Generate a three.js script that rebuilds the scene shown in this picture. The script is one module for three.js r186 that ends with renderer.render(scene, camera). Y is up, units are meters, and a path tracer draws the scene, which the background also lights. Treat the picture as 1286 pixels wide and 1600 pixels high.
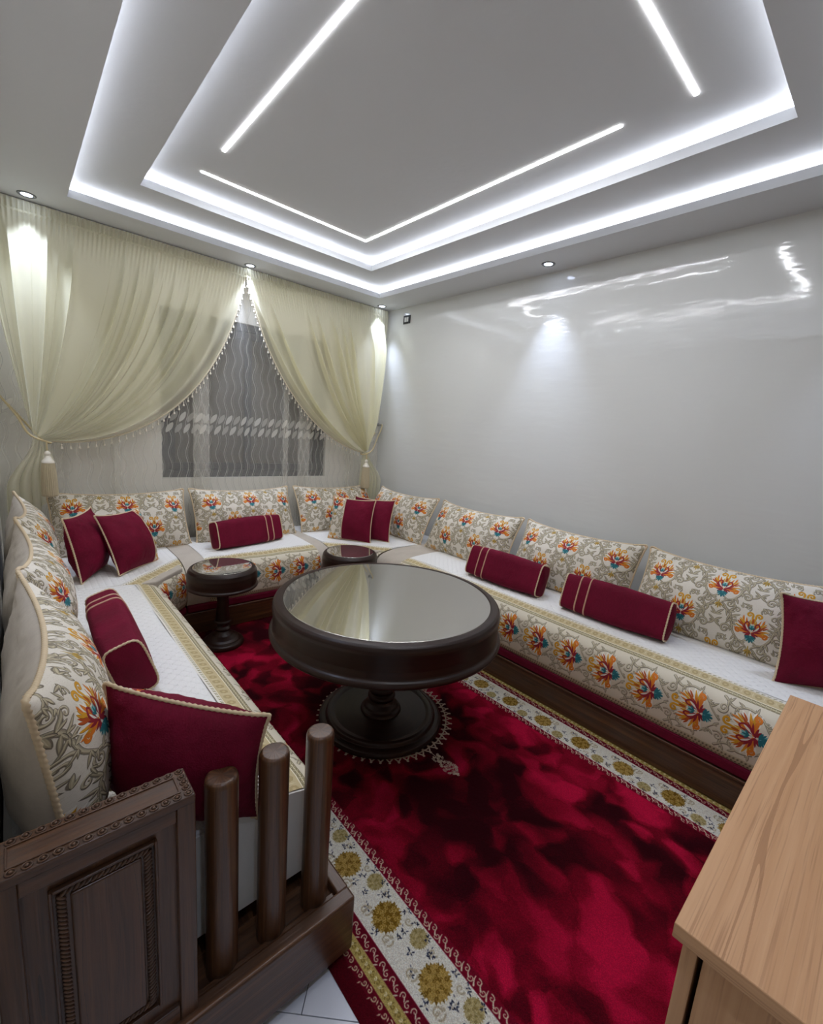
import * as THREE from 'three';
import { RoundedBoxGeometry } from 'three/addons/geometries/RoundedBoxGeometry.js';
import { mergeGeometries, mergeVertices } from 'three/addons/utils/BufferGeometryUtils.js';
import { RectAreaLightUniformsLib } from 'three/addons/lights/RectAreaLightUniformsLib.js';

// ------------------------------------------------------------------ camera, exposure, light levels
const scene = new THREE.Scene();
scene.background = new THREE.Color(0x000000);
const camera = new THREE.PerspectiveCamera(98.55, 1286 / 1600, 0.05, 60);
{
  const right = new THREE.Vector3(0.74411, 0.07406, 0.66394), up = new THREE.Vector3(0.0633, 0.98155, -0.18042), back = new THREE.Vector3(-0.66505, 0.17628, 0.7257);
  camera.position.set(-2.83975, 1.42, 3.7);
  camera.quaternion.setFromRotationMatrix(new THREE.Matrix4().makeBasis(right, up, back));
}
const renderer = new THREE.WebGLRenderer({ antialias: true });
renderer.toneMapping = THREE.LinearToneMapping;
renderer.toneMappingExposure = 2.35;
renderer.shadowMap.enabled = true;
RectAreaLightUniformsLib.init();
const COVE_LOW = 10, COVE_HIGH = 10, LINE = 36, SPOT = 1.15;      // radiance of cove strips and ceiling lines, candela of a downlight
const COOL = 0xf4f7ff, SPOTCOL = 0xd3e0ff;

// ------------------------------------------------------------------ helpers
let seed = 7;
const rnd = () => { seed = (seed * 1664525 + 1013904223) >>> 0; return seed / 4294967296; };
const lerp = (a, b, t) => a + (b - a) * t, clamp = (x, a = 0, b = 1) => Math.min(b, Math.max(a, x));
const smooth = (a, b, x) => { const t = clamp((x - a) / (b - a)); return t * t * (3 - 2 * t); };
const hash = (x, y, s) => { let n = Math.imul(x, 374761393) ^ Math.imul(y, 668265263) ^ Math.imul(s, 974711); n = Math.imul(n ^ (n >>> 13), 1274126177); return ((n ^ (n >>> 16)) >>> 0) / 4294967296; };
function vnoise(x, y, px, py, s) {           // value noise that repeats after px, py cells
  const ix = Math.floor(x), iy = Math.floor(y), fx = x - ix, fy = y - iy, m = (a, b) => ((a % b) + b) % b;
  const u = fx * fx * (3 - 2 * fx), v = fy * fy * (3 - 2 * fy), x0 = m(ix, px), x1 = m(ix + 1, px), y0 = m(iy, py), y1 = m(iy + 1, py);
  return lerp(lerp(hash(x0, y0, s), hash(x1, y0, s), u), lerp(hash(x0, y1, s), hash(x1, y1, s), u), v);
}
function fbm(u, v, cx, cy, oct, s) {          // u, v in 0..1 over the tile
  let a = 0.5, t = 0, w = 0;
  for (let o = 0; o < oct; o++) { t += a * vnoise(u * cx, v * cy, cx, cy, s + o); w += a; a *= 0.55; cx *= 2; cy *= 2; }
  return t / w;
}
function dataTex(w, h, fn, srgb, sx, sy) {    // fn(u, v) -> [r, g, b] or a number, 0..1; the tile measures sx by sy metres
  const d = new Uint8Array(w * h * 4);
  for (let y = 0; y < h; y++) for (let x = 0; x < w; x++) {
    const c = fn((x + 0.5) / w, (y + 0.5) / h), i = (y * w + x) * 4;
    if (typeof c === 'number') d[i] = d[i + 1] = d[i + 2] = clamp(c) * 255; else for (let k = 0; k < 3; k++) d[i + k] = clamp(c[k]) * 255;
    d[i + 3] = 255;
  }
  return finish(new THREE.DataTexture(d, w, h), srgb, sx, sy);
}
function finish(t, srgb, sx = 1, sy = 1, ox = 0, oy = 0) {
  t.wrapS = t.wrapT = THREE.RepeatWrapping; t.magFilter = THREE.LinearFilter; t.minFilter = THREE.LinearMipmapLinearFilter;
  if (srgb) t.colorSpace = THREE.SRGBColorSpace;
  t.repeat.set(1 / sx, 1 / sy); t.offset.set(ox, oy); t.needsUpdate = true;
  return t;
}
function canvasTex(w, h, draw, srgb, sx, sy, ox, oy) {
  const c = document.createElement('canvas'); c.width = w; c.height = h;
  draw(c.getContext('2d'), w, h);
  return finish(new THREE.CanvasTexture(c), srgb, sx, sy, ox, oy);
}
const hex = (h) => [(h >> 16) / 255, ((h >> 8) & 255) / 255, (h & 255) / 255];
const mixc = (a, b, t) => [lerp(a[0], b[0], t), lerp(a[1], b[1], t), lerp(a[2], b[2], t)];
const std = (o) => new THREE.MeshStandardMaterial(o), phys = (o) => new THREE.MeshPhysicalMaterial(o);

const used = {};
function numbered(n) { const k = used[n] = (used[n] ?? -1) + 1; return k ? n + '_' + String(k).padStart(3, '0') : n; }
function mesh(name, geo, mat, parent, label) {
  const m = new THREE.Mesh(geo, mat); m.name = name; m.castShadow = m.receiveShadow = true;
  if (label) m.userData.label = label;
  if (parent) {
    const n = parent.children.filter((c) => c.name === name || c.name.startsWith(name + '_')).length;
    if (n) m.name = name + '_' + String(n).padStart(3, '0');
    parent.add(m);
  } else { m.name = numbered(name); scene.add(m); }
  return m;
}
function tag(o, label, category, group) { Object.assign(o.userData, { label, category }); if (group) o.userData.group = group; return o; }
function thing(name, label, category, [x, y, z] = [0, 0, 0], turn = 0, group) {
  const g = new THREE.Group(); g.name = numbered(name); g.position.set(x, y, z); g.rotation.order = 'YXZ'; g.rotation.y = turn; scene.add(g);
  return tag(g, label, category, group);
}
function structure(name) { const g = new THREE.Group(); g.name = name; g.userData.kind = 'structure'; scene.add(g); return g; }
function copy(proto, name, label) { const c = proto.clone(); c.name = numbered(name); c.userData = { ...proto.userData, label }; scene.add(c); return c; }

function boxUV(g, grain = 'y') {               // uv in metres by the side a face looks to; v runs along the grain
  const p = g.attributes.position, n = g.attributes.normal, uv = new Float32Array(p.count * 2), gi = 'xyz'.indexOf(grain);
  for (let i = 0; i < p.count; i++) {
    const a = [Math.abs(n.getX(i)), Math.abs(n.getY(i)), Math.abs(n.getZ(i))], q = [p.getX(i), p.getY(i), p.getZ(i)];
    const ax = a.indexOf(Math.max(...a)), rest = [0, 1, 2].filter((k) => k !== ax), v = rest.includes(gi) ? gi : rest[1], u = rest.find((k) => k !== v);
    uv[i * 2] = q[u] + ax * 0.37; uv[i * 2 + 1] = q[v];
  }
  g.setAttribute('uv', new THREE.BufferAttribute(uv, 2));
  return g;
}
function box(x0, x1, y0, y1, z0, z1, r = 0.003, grain = 'y', seg = 2) {
  const g = r > 0 ? new RoundedBoxGeometry(x1 - x0, y1 - y0, z1 - z0, seg, r) : new THREE.BoxGeometry(x1 - x0, y1 - y0, z1 - z0);
  g.translate((x0 + x1) / 2, (y0 + y1) / 2, (z0 + z1) / 2);
  return boxUV(g, grain);
}
function ringPlate(o, h, y, t) {                // a flat frame: o and h = [x0, x1, z0, z1] of the outer and inner rectangle
  const s = new THREE.Shape([[o[0], o[2]], [o[1], o[2]], [o[1], o[3]], [o[0], o[3]]].map(([x, z]) => new THREE.Vector2(x, -z)));
  if (h) s.holes.push(new THREE.Path([[h[0], h[2]], [h[0], h[3]], [h[1], h[3]], [h[1], h[2]]].map(([x, z]) => new THREE.Vector2(x, -z))));
  const g = new THREE.ExtrudeGeometry(s, { depth: t, bevelEnabled: false });
  g.rotateX(-Math.PI / 2); g.translate(0, y, 0);
  return boxUV(g);
}
function grid(nu, nv, fn, uvfn) {               // parametric surface, fn(i/nu, j/nv) -> [x, y, z]
  const pos = [], uv = [], idx = [];
  for (let j = 0; j <= nv; j++) for (let i = 0; i <= nu; i++) {
    const p = fn(i / nu, j / nv), w = uvfn ? uvfn(i / nu, j / nv, p) : [i / nu, j / nv];
    pos.push(...p); uv.push(...w);
  }
  for (let j = 0; j < nv; j++) for (let i = 0; i < nu; i++) { const a = j * (nu + 1) + i; idx.push(a, a + 1, a + nu + 2, a, a + nu + 2, a + nu + 1); }
  const g = new THREE.BufferGeometry();
  g.setAttribute('position', new THREE.Float32BufferAttribute(pos, 3)); g.setAttribute('uv', new THREE.Float32BufferAttribute(uv, 2)); g.setIndex(idx);
  g.computeVertexNormals();
  return g;
}
function lathe(raw, seg = 64, per = 1, axial = false) {        // uv in metres; corners of the profile get a small chamfer
  const pts = [];
  raw.forEach((p, i) => {
    const a = raw[i - 1], b = raw[i + 1];
    if (!a || !b) { pts.push(p); return; }
    const la = Math.hypot(p[0] - a[0], p[1] - a[1]), lb = Math.hypot(b[0] - p[0], b[1] - p[1]), e = Math.min(0.0016, la * 0.3, lb * 0.3);
    if (la < 1e-6 || lb < 1e-6) { pts.push(p); return; }
    pts.push([lerp(p[0], a[0], e / la), lerp(p[1], a[1], e / la)], [lerp(p[0], b[0], e / lb), lerp(p[1], b[1], e / lb)]);
  });
  const g = new THREE.LatheGeometry(pts.map(([r, y]) => new THREE.Vector2(Math.max(r, 1e-4), y)), seg), uv = g.attributes.uv, p = g.attributes.position;
  let len = [0]; for (let i = 1; i < pts.length; i++) len.push(len[i - 1] + Math.hypot(pts[i][0] - pts[i - 1][0], pts[i][1] - pts[i - 1][1]));
  for (let i = 0; i < uv.count; i++) { const k = i % pts.length; if (axial) uv.setXY(i, uv.getX(i) * per, len[k]); else uv.setXY(i, len[k], uv.getX(i) * per); }
  return g;
}
function tube(pts, r, seg = 40, rad = 8, closed = false) { return new THREE.TubeGeometry(new THREE.CatmullRomCurve3(pts.map((p) => new THREE.Vector3(...p)), closed), seg, r, rad, closed); }
function cord(pts, r, closed, pitch = 0.013, perTurn = 7, rad = 7) {   // twisted two-ply cord along a line of points
  const curve = new THREE.CatmullRomCurve3(pts.map((p) => new THREE.Vector3(...p)), closed, 'centripetal'), L = curve.getLength(), n = Math.max(24, Math.round(L / pitch * perTurn));
  const g = new THREE.TubeGeometry(curve, n, 1, rad, closed), pos = g.attributes.position, P = new THREE.Vector3(), q = new THREE.Vector3();
  for (let i = 0; i <= n; i++) { curve.getPointAt(i / n, P);
    for (let j = 0; j <= rad; j++) { const k = i * (rad + 1) + j, a = (j / rad) * Math.PI * 2, w = r * (1 + 0.2 * Math.cos(2 * a - (i / perTurn) * Math.PI * 2)); q.fromBufferAttribute(pos, k).sub(P).normalize().multiplyScalar(w).add(P); pos.setXYZ(k, q.x, q.y, q.z); } }
  g.computeVertexNormals();
  return g;
}
function taper(ctx, pts, w0, w1, color) {       // a stroke from width w0 to w1
  const n = pts.length, L = [], R = [];
  for (let i = 0; i < n; i++) {
    const a = pts[Math.max(0, i - 1)], b = pts[Math.min(n - 1, i + 1)], d = Math.hypot(b[0] - a[0], b[1] - a[1]) || 1, w = lerp(w0, w1, i / (n - 1)) / 2;
    L.push([pts[i][0] - (b[1] - a[1]) / d * w, pts[i][1] + (b[0] - a[0]) / d * w]); R.push([pts[i][0] + (b[1] - a[1]) / d * w, pts[i][1] - (b[0] - a[0]) / d * w]);
  }
  ctx.fillStyle = color; ctx.beginPath(); L.concat(R.reverse()).forEach(([x, y], i) => (i ? ctx.lineTo(x, y) : ctx.moveTo(x, y))); ctx.closePath(); ctx.fill();
  ctx.beginPath(); ctx.arc(pts[0][0], pts[0][1], Math.max(w0 / 2, 0.01), 0, 7); ctx.fill();
  ctx.beginPath(); ctx.arc(pts[n - 1][0], pts[n - 1][1], Math.max(w1 / 2, 0.01), 0, 7); ctx.fill();
}
function curvePts(ctrl, n = 26) { return new THREE.CatmullRomCurve3(ctrl.map(([x, y]) => new THREE.Vector3(x, y, 0)), false, 'centripetal').getPoints(n).map((p) => [p.x, p.y]); }
function spiralPts(cx, cy, r0, r1, a0, turns, n = 34) { const o = []; for (let i = 0; i <= n; i++) { const t = i / n, a = a0 + turns * t * Math.PI * 2, r = lerp(r0, r1, Math.pow(t, 0.8)); o.push([cx + Math.cos(a) * r, cy + Math.sin(a) * r]); } return o; }
function leafShape(ctx, x, y, ang, len, wid, color) {
  ctx.save(); ctx.translate(x, y); ctx.rotate(ang); ctx.fillStyle = color; ctx.beginPath(); ctx.moveTo(0, 0); ctx.quadraticCurveTo(len * 0.45, -wid, len, 0); ctx.quadraticCurveTo(len * 0.45, wid, 0, 0); ctx.fill(); ctx.restore();
}

// ------------------------------------------------------------------ woven and printed patterns
// One embroidered palmette, drawn about (0, 0) in centimetres, up = -y.
function plume(ctx, x, y, ang, len, wid, bend, color) {     // a leaf that bends and ends in a blunt, hooked tip
  ctx.save(); ctx.translate(x, y); ctx.rotate(ang); ctx.fillStyle = color; ctx.beginPath(); ctx.moveTo(0, -wid * 0.25);
  ctx.bezierCurveTo(len * 0.35, -wid * 1.1 + bend * 0.2, len * 0.75, -wid * 0.9 + bend * 0.6, len, bend);
  ctx.bezierCurveTo(len * 0.8, wid * 0.5 + bend * 0.9, len * 0.4, wid * 0.9 + bend * 0.2, 0, wid * 0.25); ctx.fill(); ctx.restore();
}
function palmette(ctx, bump) {
  const C = bump ? { pale: '#4a4a4a', or: '#c8c8c8', do: '#a8a8a8', ye: '#f0f0f0', re: '#b8b8b8', te: '#c0c0c0', lt: '#e6e6e6' } : { pale: '#efe8da', or: '#e07d1c', do: '#bb5314', ye: '#dc9f1d', re: '#951a2c', te: '#22737c', lt: '#7fbfc0' };
  for (const s of [-1, 1]) {
    const m = (p) => p.map(([x, y]) => [x * s, y]), A = (d) => (s > 0 ? d : 180 - d) * Math.PI / 180;
    for (let k = 0; k < 7; k++) plume(ctx, s * 0.8, 1.8, A(-88 + k * 17), 7.2 - k * 0.25, 1.35, 0, C.pale);
    taper(ctx, spiralPts(s * 1.75, -5.2, 1.35, 0.3, s > 0 ? 2.6 : 0.54, s * 1.1), 0.75, 0.6, C.ye);
    taper(ctx, curvePts(m([[0.5, -1.6], [0.45, -3.2], [0.6, -4.5]]), 8), 0.4, 0.75, C.ye);
    for (let k = 0; k < 7; k++) plume(ctx, s * 1.1, 1.9, A(-82 + k * 14), [5.2, 6.0, 6.2, 5.8, 5.2, 4.7, 4.2][k], 0.62, s * (k < 4 ? -0.75 : 0.5), [C.ye, C.or, C.ye, C.do, C.or, C.ye, C.or][k]);
    for (let k = 0; k < 5; k++) plume(ctx, s * (3.2 + 0.25 * k), -2.2 + k * 1.0, A(-62 + k * 18), 2.3, 0.42, s * -0.5, [C.or, C.ye, C.do, C.ye, C.or][k]);
    taper(ctx, curvePts(m([[0.6, 2.2], [2.4, 2.3], [4.2, 2.5], [5.3, 1.6]])), 1.0, 0.6, C.or);
    taper(ctx, spiralPts(s * 4.7, 2.5, 1.0, 0.25, s > 0 ? -0.6 : 3.74, s * 0.9), 0.75, 0.6, C.or);
    for (let k = 0; k < 4; k++) plume(ctx, s * 0.7, 1.9, A(-70 + k * 24), 3.9 - k * 0.25, 0.5, s * -0.7, k === 1 ? C.pale : C.re);
    taper(ctx, curvePts(m([[0.3, 2.6], [2.0, 1.0], [2.7, -0.7], [1.9, -2.0], [1.2, -1.4]])), 0.55, 0.5, C.re);
    for (let k = 0; k < 3; k++) plume(ctx, s * 0.3, 2.5, A(8 + k * 24), 2.7 - k * 0.4, 0.45, s * 0.2, C.re);
    plume(ctx, 0, 0.9, A(-62), 2.2, 0.6, s * -0.4, C.lt); plume(ctx, 0, 0.9, A(-30), 1.7, 0.45, s * -0.3, C.te);
    for (let k = 0; k < 3; k++) plume(ctx, 0, 3.6, A(84 - k * 34), 2.9 - k * 0.35, 0.62, s * 0.15, k === 1 ? C.lt : C.te);
    for (let k = 0; k < 3; k++) plume(ctx, s * 0.2, 3.9, A(70 - k * 34), 2.5 - k * 0.3, 0.42, 0, C.te);
  }
  plume(ctx, 0, 1.2, -Math.PI / 2, 2.3, 0.42, 0, C.te); plume(ctx, 0, -1.4, -Math.PI / 2, 2.6, 0.5, 0, C.do);
}
function scrollStroke(ctx, pts, w0, w1, bump) {
  if (bump) { taper(ctx, pts, w0 * 1.35, w1 * 1.35, '#4c4c4c'); taper(ctx, pts, w0 * 0.9, w1 * 0.9, '#b0b0b0'); taper(ctx, pts, w0 * 0.45, w1 * 0.45, '#f0f0f0'); return; }
  taper(ctx, pts, w0 * 1.2, w1 * 1.2, '#8a8070'); taper(ctx, pts.map(([x, y]) => [x - 0.05, y - 0.08]), w0 * 0.85, w1 * 0.85, '#aea288'); taper(ctx, pts.map(([x, y]) => [x - 0.1, y - 0.14]), w0 * 0.35, w1 * 0.35, '#cfc3a4');
}
function acanthus(ctx, x, y, ang, len, wid, bend, bump) {
  for (const [k, l, c] of [[1, 1, bump ? '#5a5a5a' : '#877d6c'], [0.62, 0.92, bump ? '#c8c8c8' : '#b3a78a'], [0.25, 0.8, bump ? '#f0f0f0' : '#cdc1a2']]) {
    plume(ctx, x, y, ang, len * 1.35 * l, wid * 1.45 * k, bend * 1.7 * l, c); plume(ctx, x, y, ang + 0.5 * Math.sign(bend), len * 0.8 * l, wid * 1.2 * k, bend * 1.2 * l, c);
  }
}
function scrollSet(ctx, bump) {                 // the ogee of vines round one palmette, centimetres
  for (const s of [-1, 1]) {
    const m = (p) => p.map(([x, y]) => [x * s, y]), A = (d) => (s > 0 ? d : 180 - d) * Math.PI / 180, ac = (x, y, d, l, w, b) => acanthus(ctx, s * x, y, A(d), l, w, s * b, bump);
    scrollStroke(ctx, curvePts(m([[0.3, 10.4], [1.4, 8.4], [4.6, 6.6], [7.0, 3.6], [7.9, 0], [9.2, -3.6], [12.2, -5.8]])), 0.6, 1.15, bump);
    scrollStroke(ctx, spiralPts(s * 4.4, 8.6, 2.1, 0.3, s > 0 ? Math.PI * 1.25 : -Math.PI * 0.25, s * 1.5), 0.75, 0.55, bump);
    scrollStroke(ctx, spiralPts(s * 10.0, 3.6, 2.3, 0.3, s > 0 ? Math.PI * 1.05 : -Math.PI * 0.05, s * 1.45), 0.8, 0.6, bump);
    scrollStroke(ctx, spiralPts(s * 6.9, -6.0, 1.6, 0.25, s > 0 ? 0.4 : Math.PI - 0.4, -s * 1.2), 0.65, 0.45, bump);
    scrollStroke(ctx, spiralPts(s * 3.0, -8.2, 1.3, 0.25, s > 0 ? 2.2 : Math.PI - 2.2, s * 1.1), 0.55, 0.42, bump);
    for (const [x, y, d, l, w, b] of [[7.6, 1.4, -130, 2.4, 0.55, -0.8], [7.9, -0.6, -150, 2.2, 0.5, -0.6], [8.4, -2.2, -125, 2.6, 0.55, -0.9], [9.6, -4.0, -105, 2.8, 0.6, -0.9], [11.0, -5.2, -70, 2.6, 0.6, 0.8], [7.4, 2.6, 10, 2.0, 0.45, 0.7], [8.2, -1.2, 30, 2.4, 0.55, 0.8], [9.0, -3.0, 55, 2.6, 0.55, 0.8], [10.8, -5.0, 80, 2.4, 0.5, 0.7], [3.0, 7.4, -120, 2.0, 0.45, -0.6], [5.8, 5.2, 40, 2.2, 0.5, 0.7], [4.6, 6.4, 100, 1.8, 0.45, -0.5], [2.2, -9.4, -30, 2.2, 0.5, 0.7], [14.5, 1.6, -52, 2.6, 0.5, 0.5], [14.5, 1.6, 128, 2.6, 0.5, 0.5], [14.5, -1.4, -62, 3.0, 0.55, 0.6], [14.5, -1.4, -118, 3.0, 0.55, -0.6], [12.4, 6.6, 160, 2.2, 0.5, -0.6], [5.0, -7.6, -100, 2.0, 0.45, 0.6], [6.6, 8.4, 80, 1.8, 0.45, 0.6]]) ac(x, y, d, l, w, b);
  }
  for (let k = -2; k <= 2; k++) plume(ctx, 0, 9.4, Math.PI / 2 + k * 0.45, 3.0 - Math.abs(k) * 0.35, 0.5, 0, bump ? '#c0c0c0' : k % 2 ? '#9a7f3a' : '#c19b3f');
  plume(ctx, 0, 10.2, -Math.PI / 2, 2.4, 0.4, 0, bump ? '#c0c0c0' : '#b89b50');
}
const DW = 0.29, DH = 0.33;                      // damask tile, two palmettes at half drop
function damask(bump) {
  return (ctx, w, h) => {
    const S = w / (DW * 100);
    ctx.fillStyle = bump ? '#303030' : '#e6decf'; ctx.fillRect(0, 0, w, h);
    if (!bump) for (let i = 0; i < 9000; i++) { ctx.fillStyle = ['#d9cfbd', '#efe8dc', '#d3c8b4'][i % 3]; ctx.fillRect(rnd() * w, rnd() * h, 3 + rnd() * 8, 1.5); }
    const spots = []; for (const [cx, cy] of [[0, 0.25], [0.5, 0.75]]) for (const ox of [-1, 0, 1]) for (const oy of [-1, 0, 1]) spots.push([(cx + ox) * w, (cy + oy) * h]);
    for (const draw of [scrollSet, palmette]) for (const [x, y] of spots) { if (x < -w * 0.6 || x > w * 1.6 || y < -h * 0.5 || y > h * 1.5) continue; ctx.save(); ctx.translate(x, y); ctx.scale(S, S); if (draw === palmette) ctx.scale(1.04, 1.04); draw(ctx, bump); ctx.restore(); }
  };
}
const damaskMap = canvasTex(928, 1056, damask(false), true, DW, DH), damaskBump = canvasTex(928, 1056, damask(true), false, DW, DH);
// Seat cover border: v = 0 at the lower hem, 1 at the inner edge of the gold band; period BL along the seat.
const BL = 0.188, BW = 0.335;
function border(bump) {
  return (ctx, w, h) => {
    const S = w / (BL * 100), H = BW * 100;
    ctx.save(); ctx.scale(S, S);
    const g = (c, b) => (bump ? b : c), W = BL * 100;
    ctx.fillStyle = g('#ddd3bd', '#303030'); ctx.fillRect(0, 0, W, H);
    // gold band
    ctx.fillStyle = g('#efe9dc', '#404040'); ctx.fillRect(0, 0, W, 1.3);
    const n = 10; for (let i = 0; i < n; i++) { const x = (i + 0.5) * W / n; leafShape(ctx, x - 0.7, 1.5, -0.55, 1.7, 0.45, g('#9d9672', '#b0b0b0')); leafShape(ctx, x + 0.1, 1.4, -2.3, 1.0, 0.3, g('#b8ad80', '#c0c0c0')); }
    ctx.fillStyle = g('#cbb98d', '#707070'); ctx.fillRect(0, 1.6, W, 4.4);
    ctx.fillStyle = g('#efe6cb', '#d0d0d0'); ctx.fillRect(0, 1.55, W, 0.28); ctx.fillRect(0, 5.9, W, 0.34);
    for (let i = 0; i < 5; i++) { const x = (i + 0.5) * W / 5; ctx.fillStyle = g('#b49f70', '#a0a0a0'); for (let k = 0; k < 8; k++) { ctx.beginPath(); ctx.ellipse(x + Math.cos(k * 0.785) * 0.75, 3.8 + Math.sin(k * 0.785) * 0.85, 0.5, 0.5, 0, 0, 7); ctx.fill(); } ctx.fillStyle = g('#c9b686', '#c8c8c8'); ctx.beginPath(); ctx.arc(x, 3.8, 0.5, 0, 7); ctx.fill(); ctx.fillStyle = g('#ded0a5', '#b0b0b0'); leafShape(ctx, x + W / 10, 2.2, 1.57, 3.2, 0.3, g('#ded0a5', '#b0b0b0')); }
    // chain
    ctx.fillStyle = g('#d7caa6', '#606060'); ctx.fillRect(0, 6.3, W, 1.7); ctx.lineWidth = 0.3; ctx.strokeStyle = g('#8f8460', '#e0e0e0');
    for (let i = 0; i < 12; i++) { ctx.beginPath(); ctx.ellipse((i + 0.5) * W / 12, 7.15, 0.72, 0.45, 0, 0, 7); ctx.stroke(); }
    for (const y of [6.4, 7.95]) { ctx.beginPath(); ctx.moveTo(0, y); ctx.lineTo(W, y); ctx.stroke(); }
    for (let i = 0; i < 12; i++) { ctx.fillStyle = g('#efe6cb', '#e0e0e0'); ctx.beginPath(); ctx.arc(i * W / 12, 7.15, 0.2, 0, 7); ctx.fill(); }
    // flowers, lying on their side, in an ogee of vines
    for (const ox of [-1, 0, 1]) for (const sy of [-1, 1]) {
      const cy = 19.2, X = W * (ox + 0.5), m = (p) => p.map(([x, y]) => [X + x, cy + sy * y]), A = (d) => sy * d * Math.PI / 180;
      scrollStroke(ctx, curvePts(m([[9.4, 0.6], [6.6, 3.4], [3.4, 7.0], [-1.4, 8.4], [-5.6, 7.0], [-9.4, 9.6]])), 0.5, 0.9, bump);
      scrollStroke(ctx, spiralPts(X + W / 2 + 0.6, cy + sy * 5.6, 2.0, 0.3, sy > 0 ? -2.4 : 2.4, sy * 1.4), 0.7, 0.5, bump);
      scrollStroke(ctx, spiralPts(X - 6.6, cy + sy * 3.4, 1.4, 0.25, sy > 0 ? 1.2 : -1.2, -sy * 1.2), 0.55, 0.4, bump);
      for (const [x, y, d, l] of [[6.0, 4.2, 20, 2.2], [4.4, 5.8, -40, 2.0], [1.6, 7.7, 60, 1.8], [-2.4, 8.2, 130, 2.0], [-4.6, 7.4, -120, 1.9], [-7.4, 8.2, 40, 2.0], [8.0, 2.0, -60, 1.6], [-8.0, 8.6, -100, 1.8]]) acanthus(ctx, X + x, cy + sy * y, A(d), l, 0.48, sy * 0.6, bump);
    }
    for (const ox of [-1, 0, 1]) { ctx.save(); ctx.translate(W * (ox + 0.5) - 0.4, 19.2); ctx.rotate(-Math.PI / 2); ctx.scale(1.22, 1.22); palmette(ctx, bump); ctx.restore(); }
    // hem
    ctx.fillStyle = g('#cbbf9f', '#707070'); ctx.fillRect(0, 29.6, W, H - 29.6); ctx.fillStyle = g('#7f7560', '#e0e0e0');
    for (let i = 0; i < 14; i++) for (let k = 0; k < 2; k++) { ctx.beginPath(); ctx.ellipse((i + 0.5 * k + 0.3) * W / 14, 30.6 + k * 1.4, 0.34, 0.5, 0.6, 0, 7); ctx.fill(); }
    ctx.restore();
  };
}
const borderMap = canvasTex(608, 1083, border(false), true, BL, BW), borderBump = canvasTex(608, 1083, border(true), false, BL, BW);
const weave = dataTex(256, 256, (u, v) => 0.5 + 0.25 * Math.sin(u * 2 * Math.PI * 64) * Math.sin(v * 2 * Math.PI * 64) + 0.4 * (fbm(u, v, 32, 32, 3, 91) - 0.5), false, 0.12, 0.12);
// quilting in rounded scales
const quiltBump = dataTex(512, 512, (u, v) => {
  const nx = 6, ny = 12, hgt = (du, dv) => clamp(1 - Math.pow(Math.hypot(du, dv) / 0.62, 4));
  let best = 0; const y = v * ny, x = u * nx;
  for (let j = -1; j <= 1; j++) { const r = Math.floor(y) + j; for (let i = -1; i <= 1; i++) { const cx = Math.floor(x) + i + 0.5 + (((r % 2) + 2) % 2) * 0.5, d = [x - cx, (y - r - 0.5) * 0.55]; best = Math.max(best, hgt(d[0], d[1])); } }
  return 0.15 + 0.75 * best + 0.1 * fbm(u, v, 64, 64, 2, 5);
}, false, 0.26, 0.26);
const velvetMap = dataTex(512, 512, (u, v) => { const n = fbm(u, v, 5, 5, 4, 31), f = fbm(u, v, 170, 170, 1, 37); return mixc(hex(0x5c0320), hex(0x7c0a31), clamp(n * 0.9 + f * 0.3 - 0.1)); }, true, 0.5, 0.5);
const velvetBump = dataTex(256, 256, (u, v) => fbm(u, v, 6, 6, 3, 41) * 0.8 + 0.2 * fbm(u, v, 90, 90, 1, 43), false, 0.16, 0.16);
const beigeMap = dataTex(512, 512, (u, v) => mixc(hex(0xb9aea0), hex(0xcfc5b6), fbm(u, v, 7, 7, 5, 51) * 0.8 + 0.25 * fbm(u, v, 128, 128, 1, 53)), true, 0.6, 0.6);
function woodTex(dark, light, vein, sx, sy, w, h, s, amp = 1) {
  return dataTex(w, h, (u, v) => {
    const wob = fbm(u, v, 3, 2, 3, s) * 1.0, rings = fbm(u + 0.0, v, 18, 1, 2, s + 3), line = fbm((u + wob * 0.09) % 1, v, 46, 2, 3, s + 5), pore = fbm(u, v, 190, 9, 2, s + 9);
    const t = clamp(0.5 + amp * ((line - 0.5) * 1.5 + (rings - 0.5) * 0.7 + (pore - 0.5) * 0.5));
    let c = mixc(dark, light, t);
    if (vein && pore > 0.6) c = mixc(c, vein, clamp((pore - 0.6) * 1.6));
    const k = fbm((u + wob * 0.12) % 1, v, 9, 1, 2, s + 21); if (vein && Math.abs(k - 0.5) < 0.006) c = mixc(c, vein, 0.5);
    return c;
  }, true, sx, sy);
}
const walnutMap = woodTex(hex(0xbe8c5e), hex(0xd8aa7e), hex(0x93653f), 0.42, 1.3, 1024, 1024, 61, 0.5);
const darkMap = woodTex(hex(0x3f2614), hex(0x6c4627), hex(0x24150c), 0.35, 0.9, 512, 1024, 71, 0.8);
const tableMap = woodTex(hex(0x20110c), hex(0x331d15), null, 0.35, 0.9, 256, 512, 81, 0.7);
const grainBump = dataTex(256, 512, (u, v) => fbm(u, v, 120, 6, 2, 97), false, 0.35, 0.9);
// glossy wall covering: slightly buckled, in long flat streaks
const wallBump = dataTex(1024, 1024, (u, v) => { const a = fbm(u, v, 3, 6, 2, 111), b = fbm(u, v, 11, 30, 3, 117), c = fbm(u, v, 34, 50, 2, 119); return 0.35 * a + 0.28 * b + 0.05 * c; }, false, 2.6, 1.5);
const plasterBump = dataTex(512, 512, (u, v) => fbm(u, v, 24, 24, 5, 131), false, 0.8, 0.8);

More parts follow.
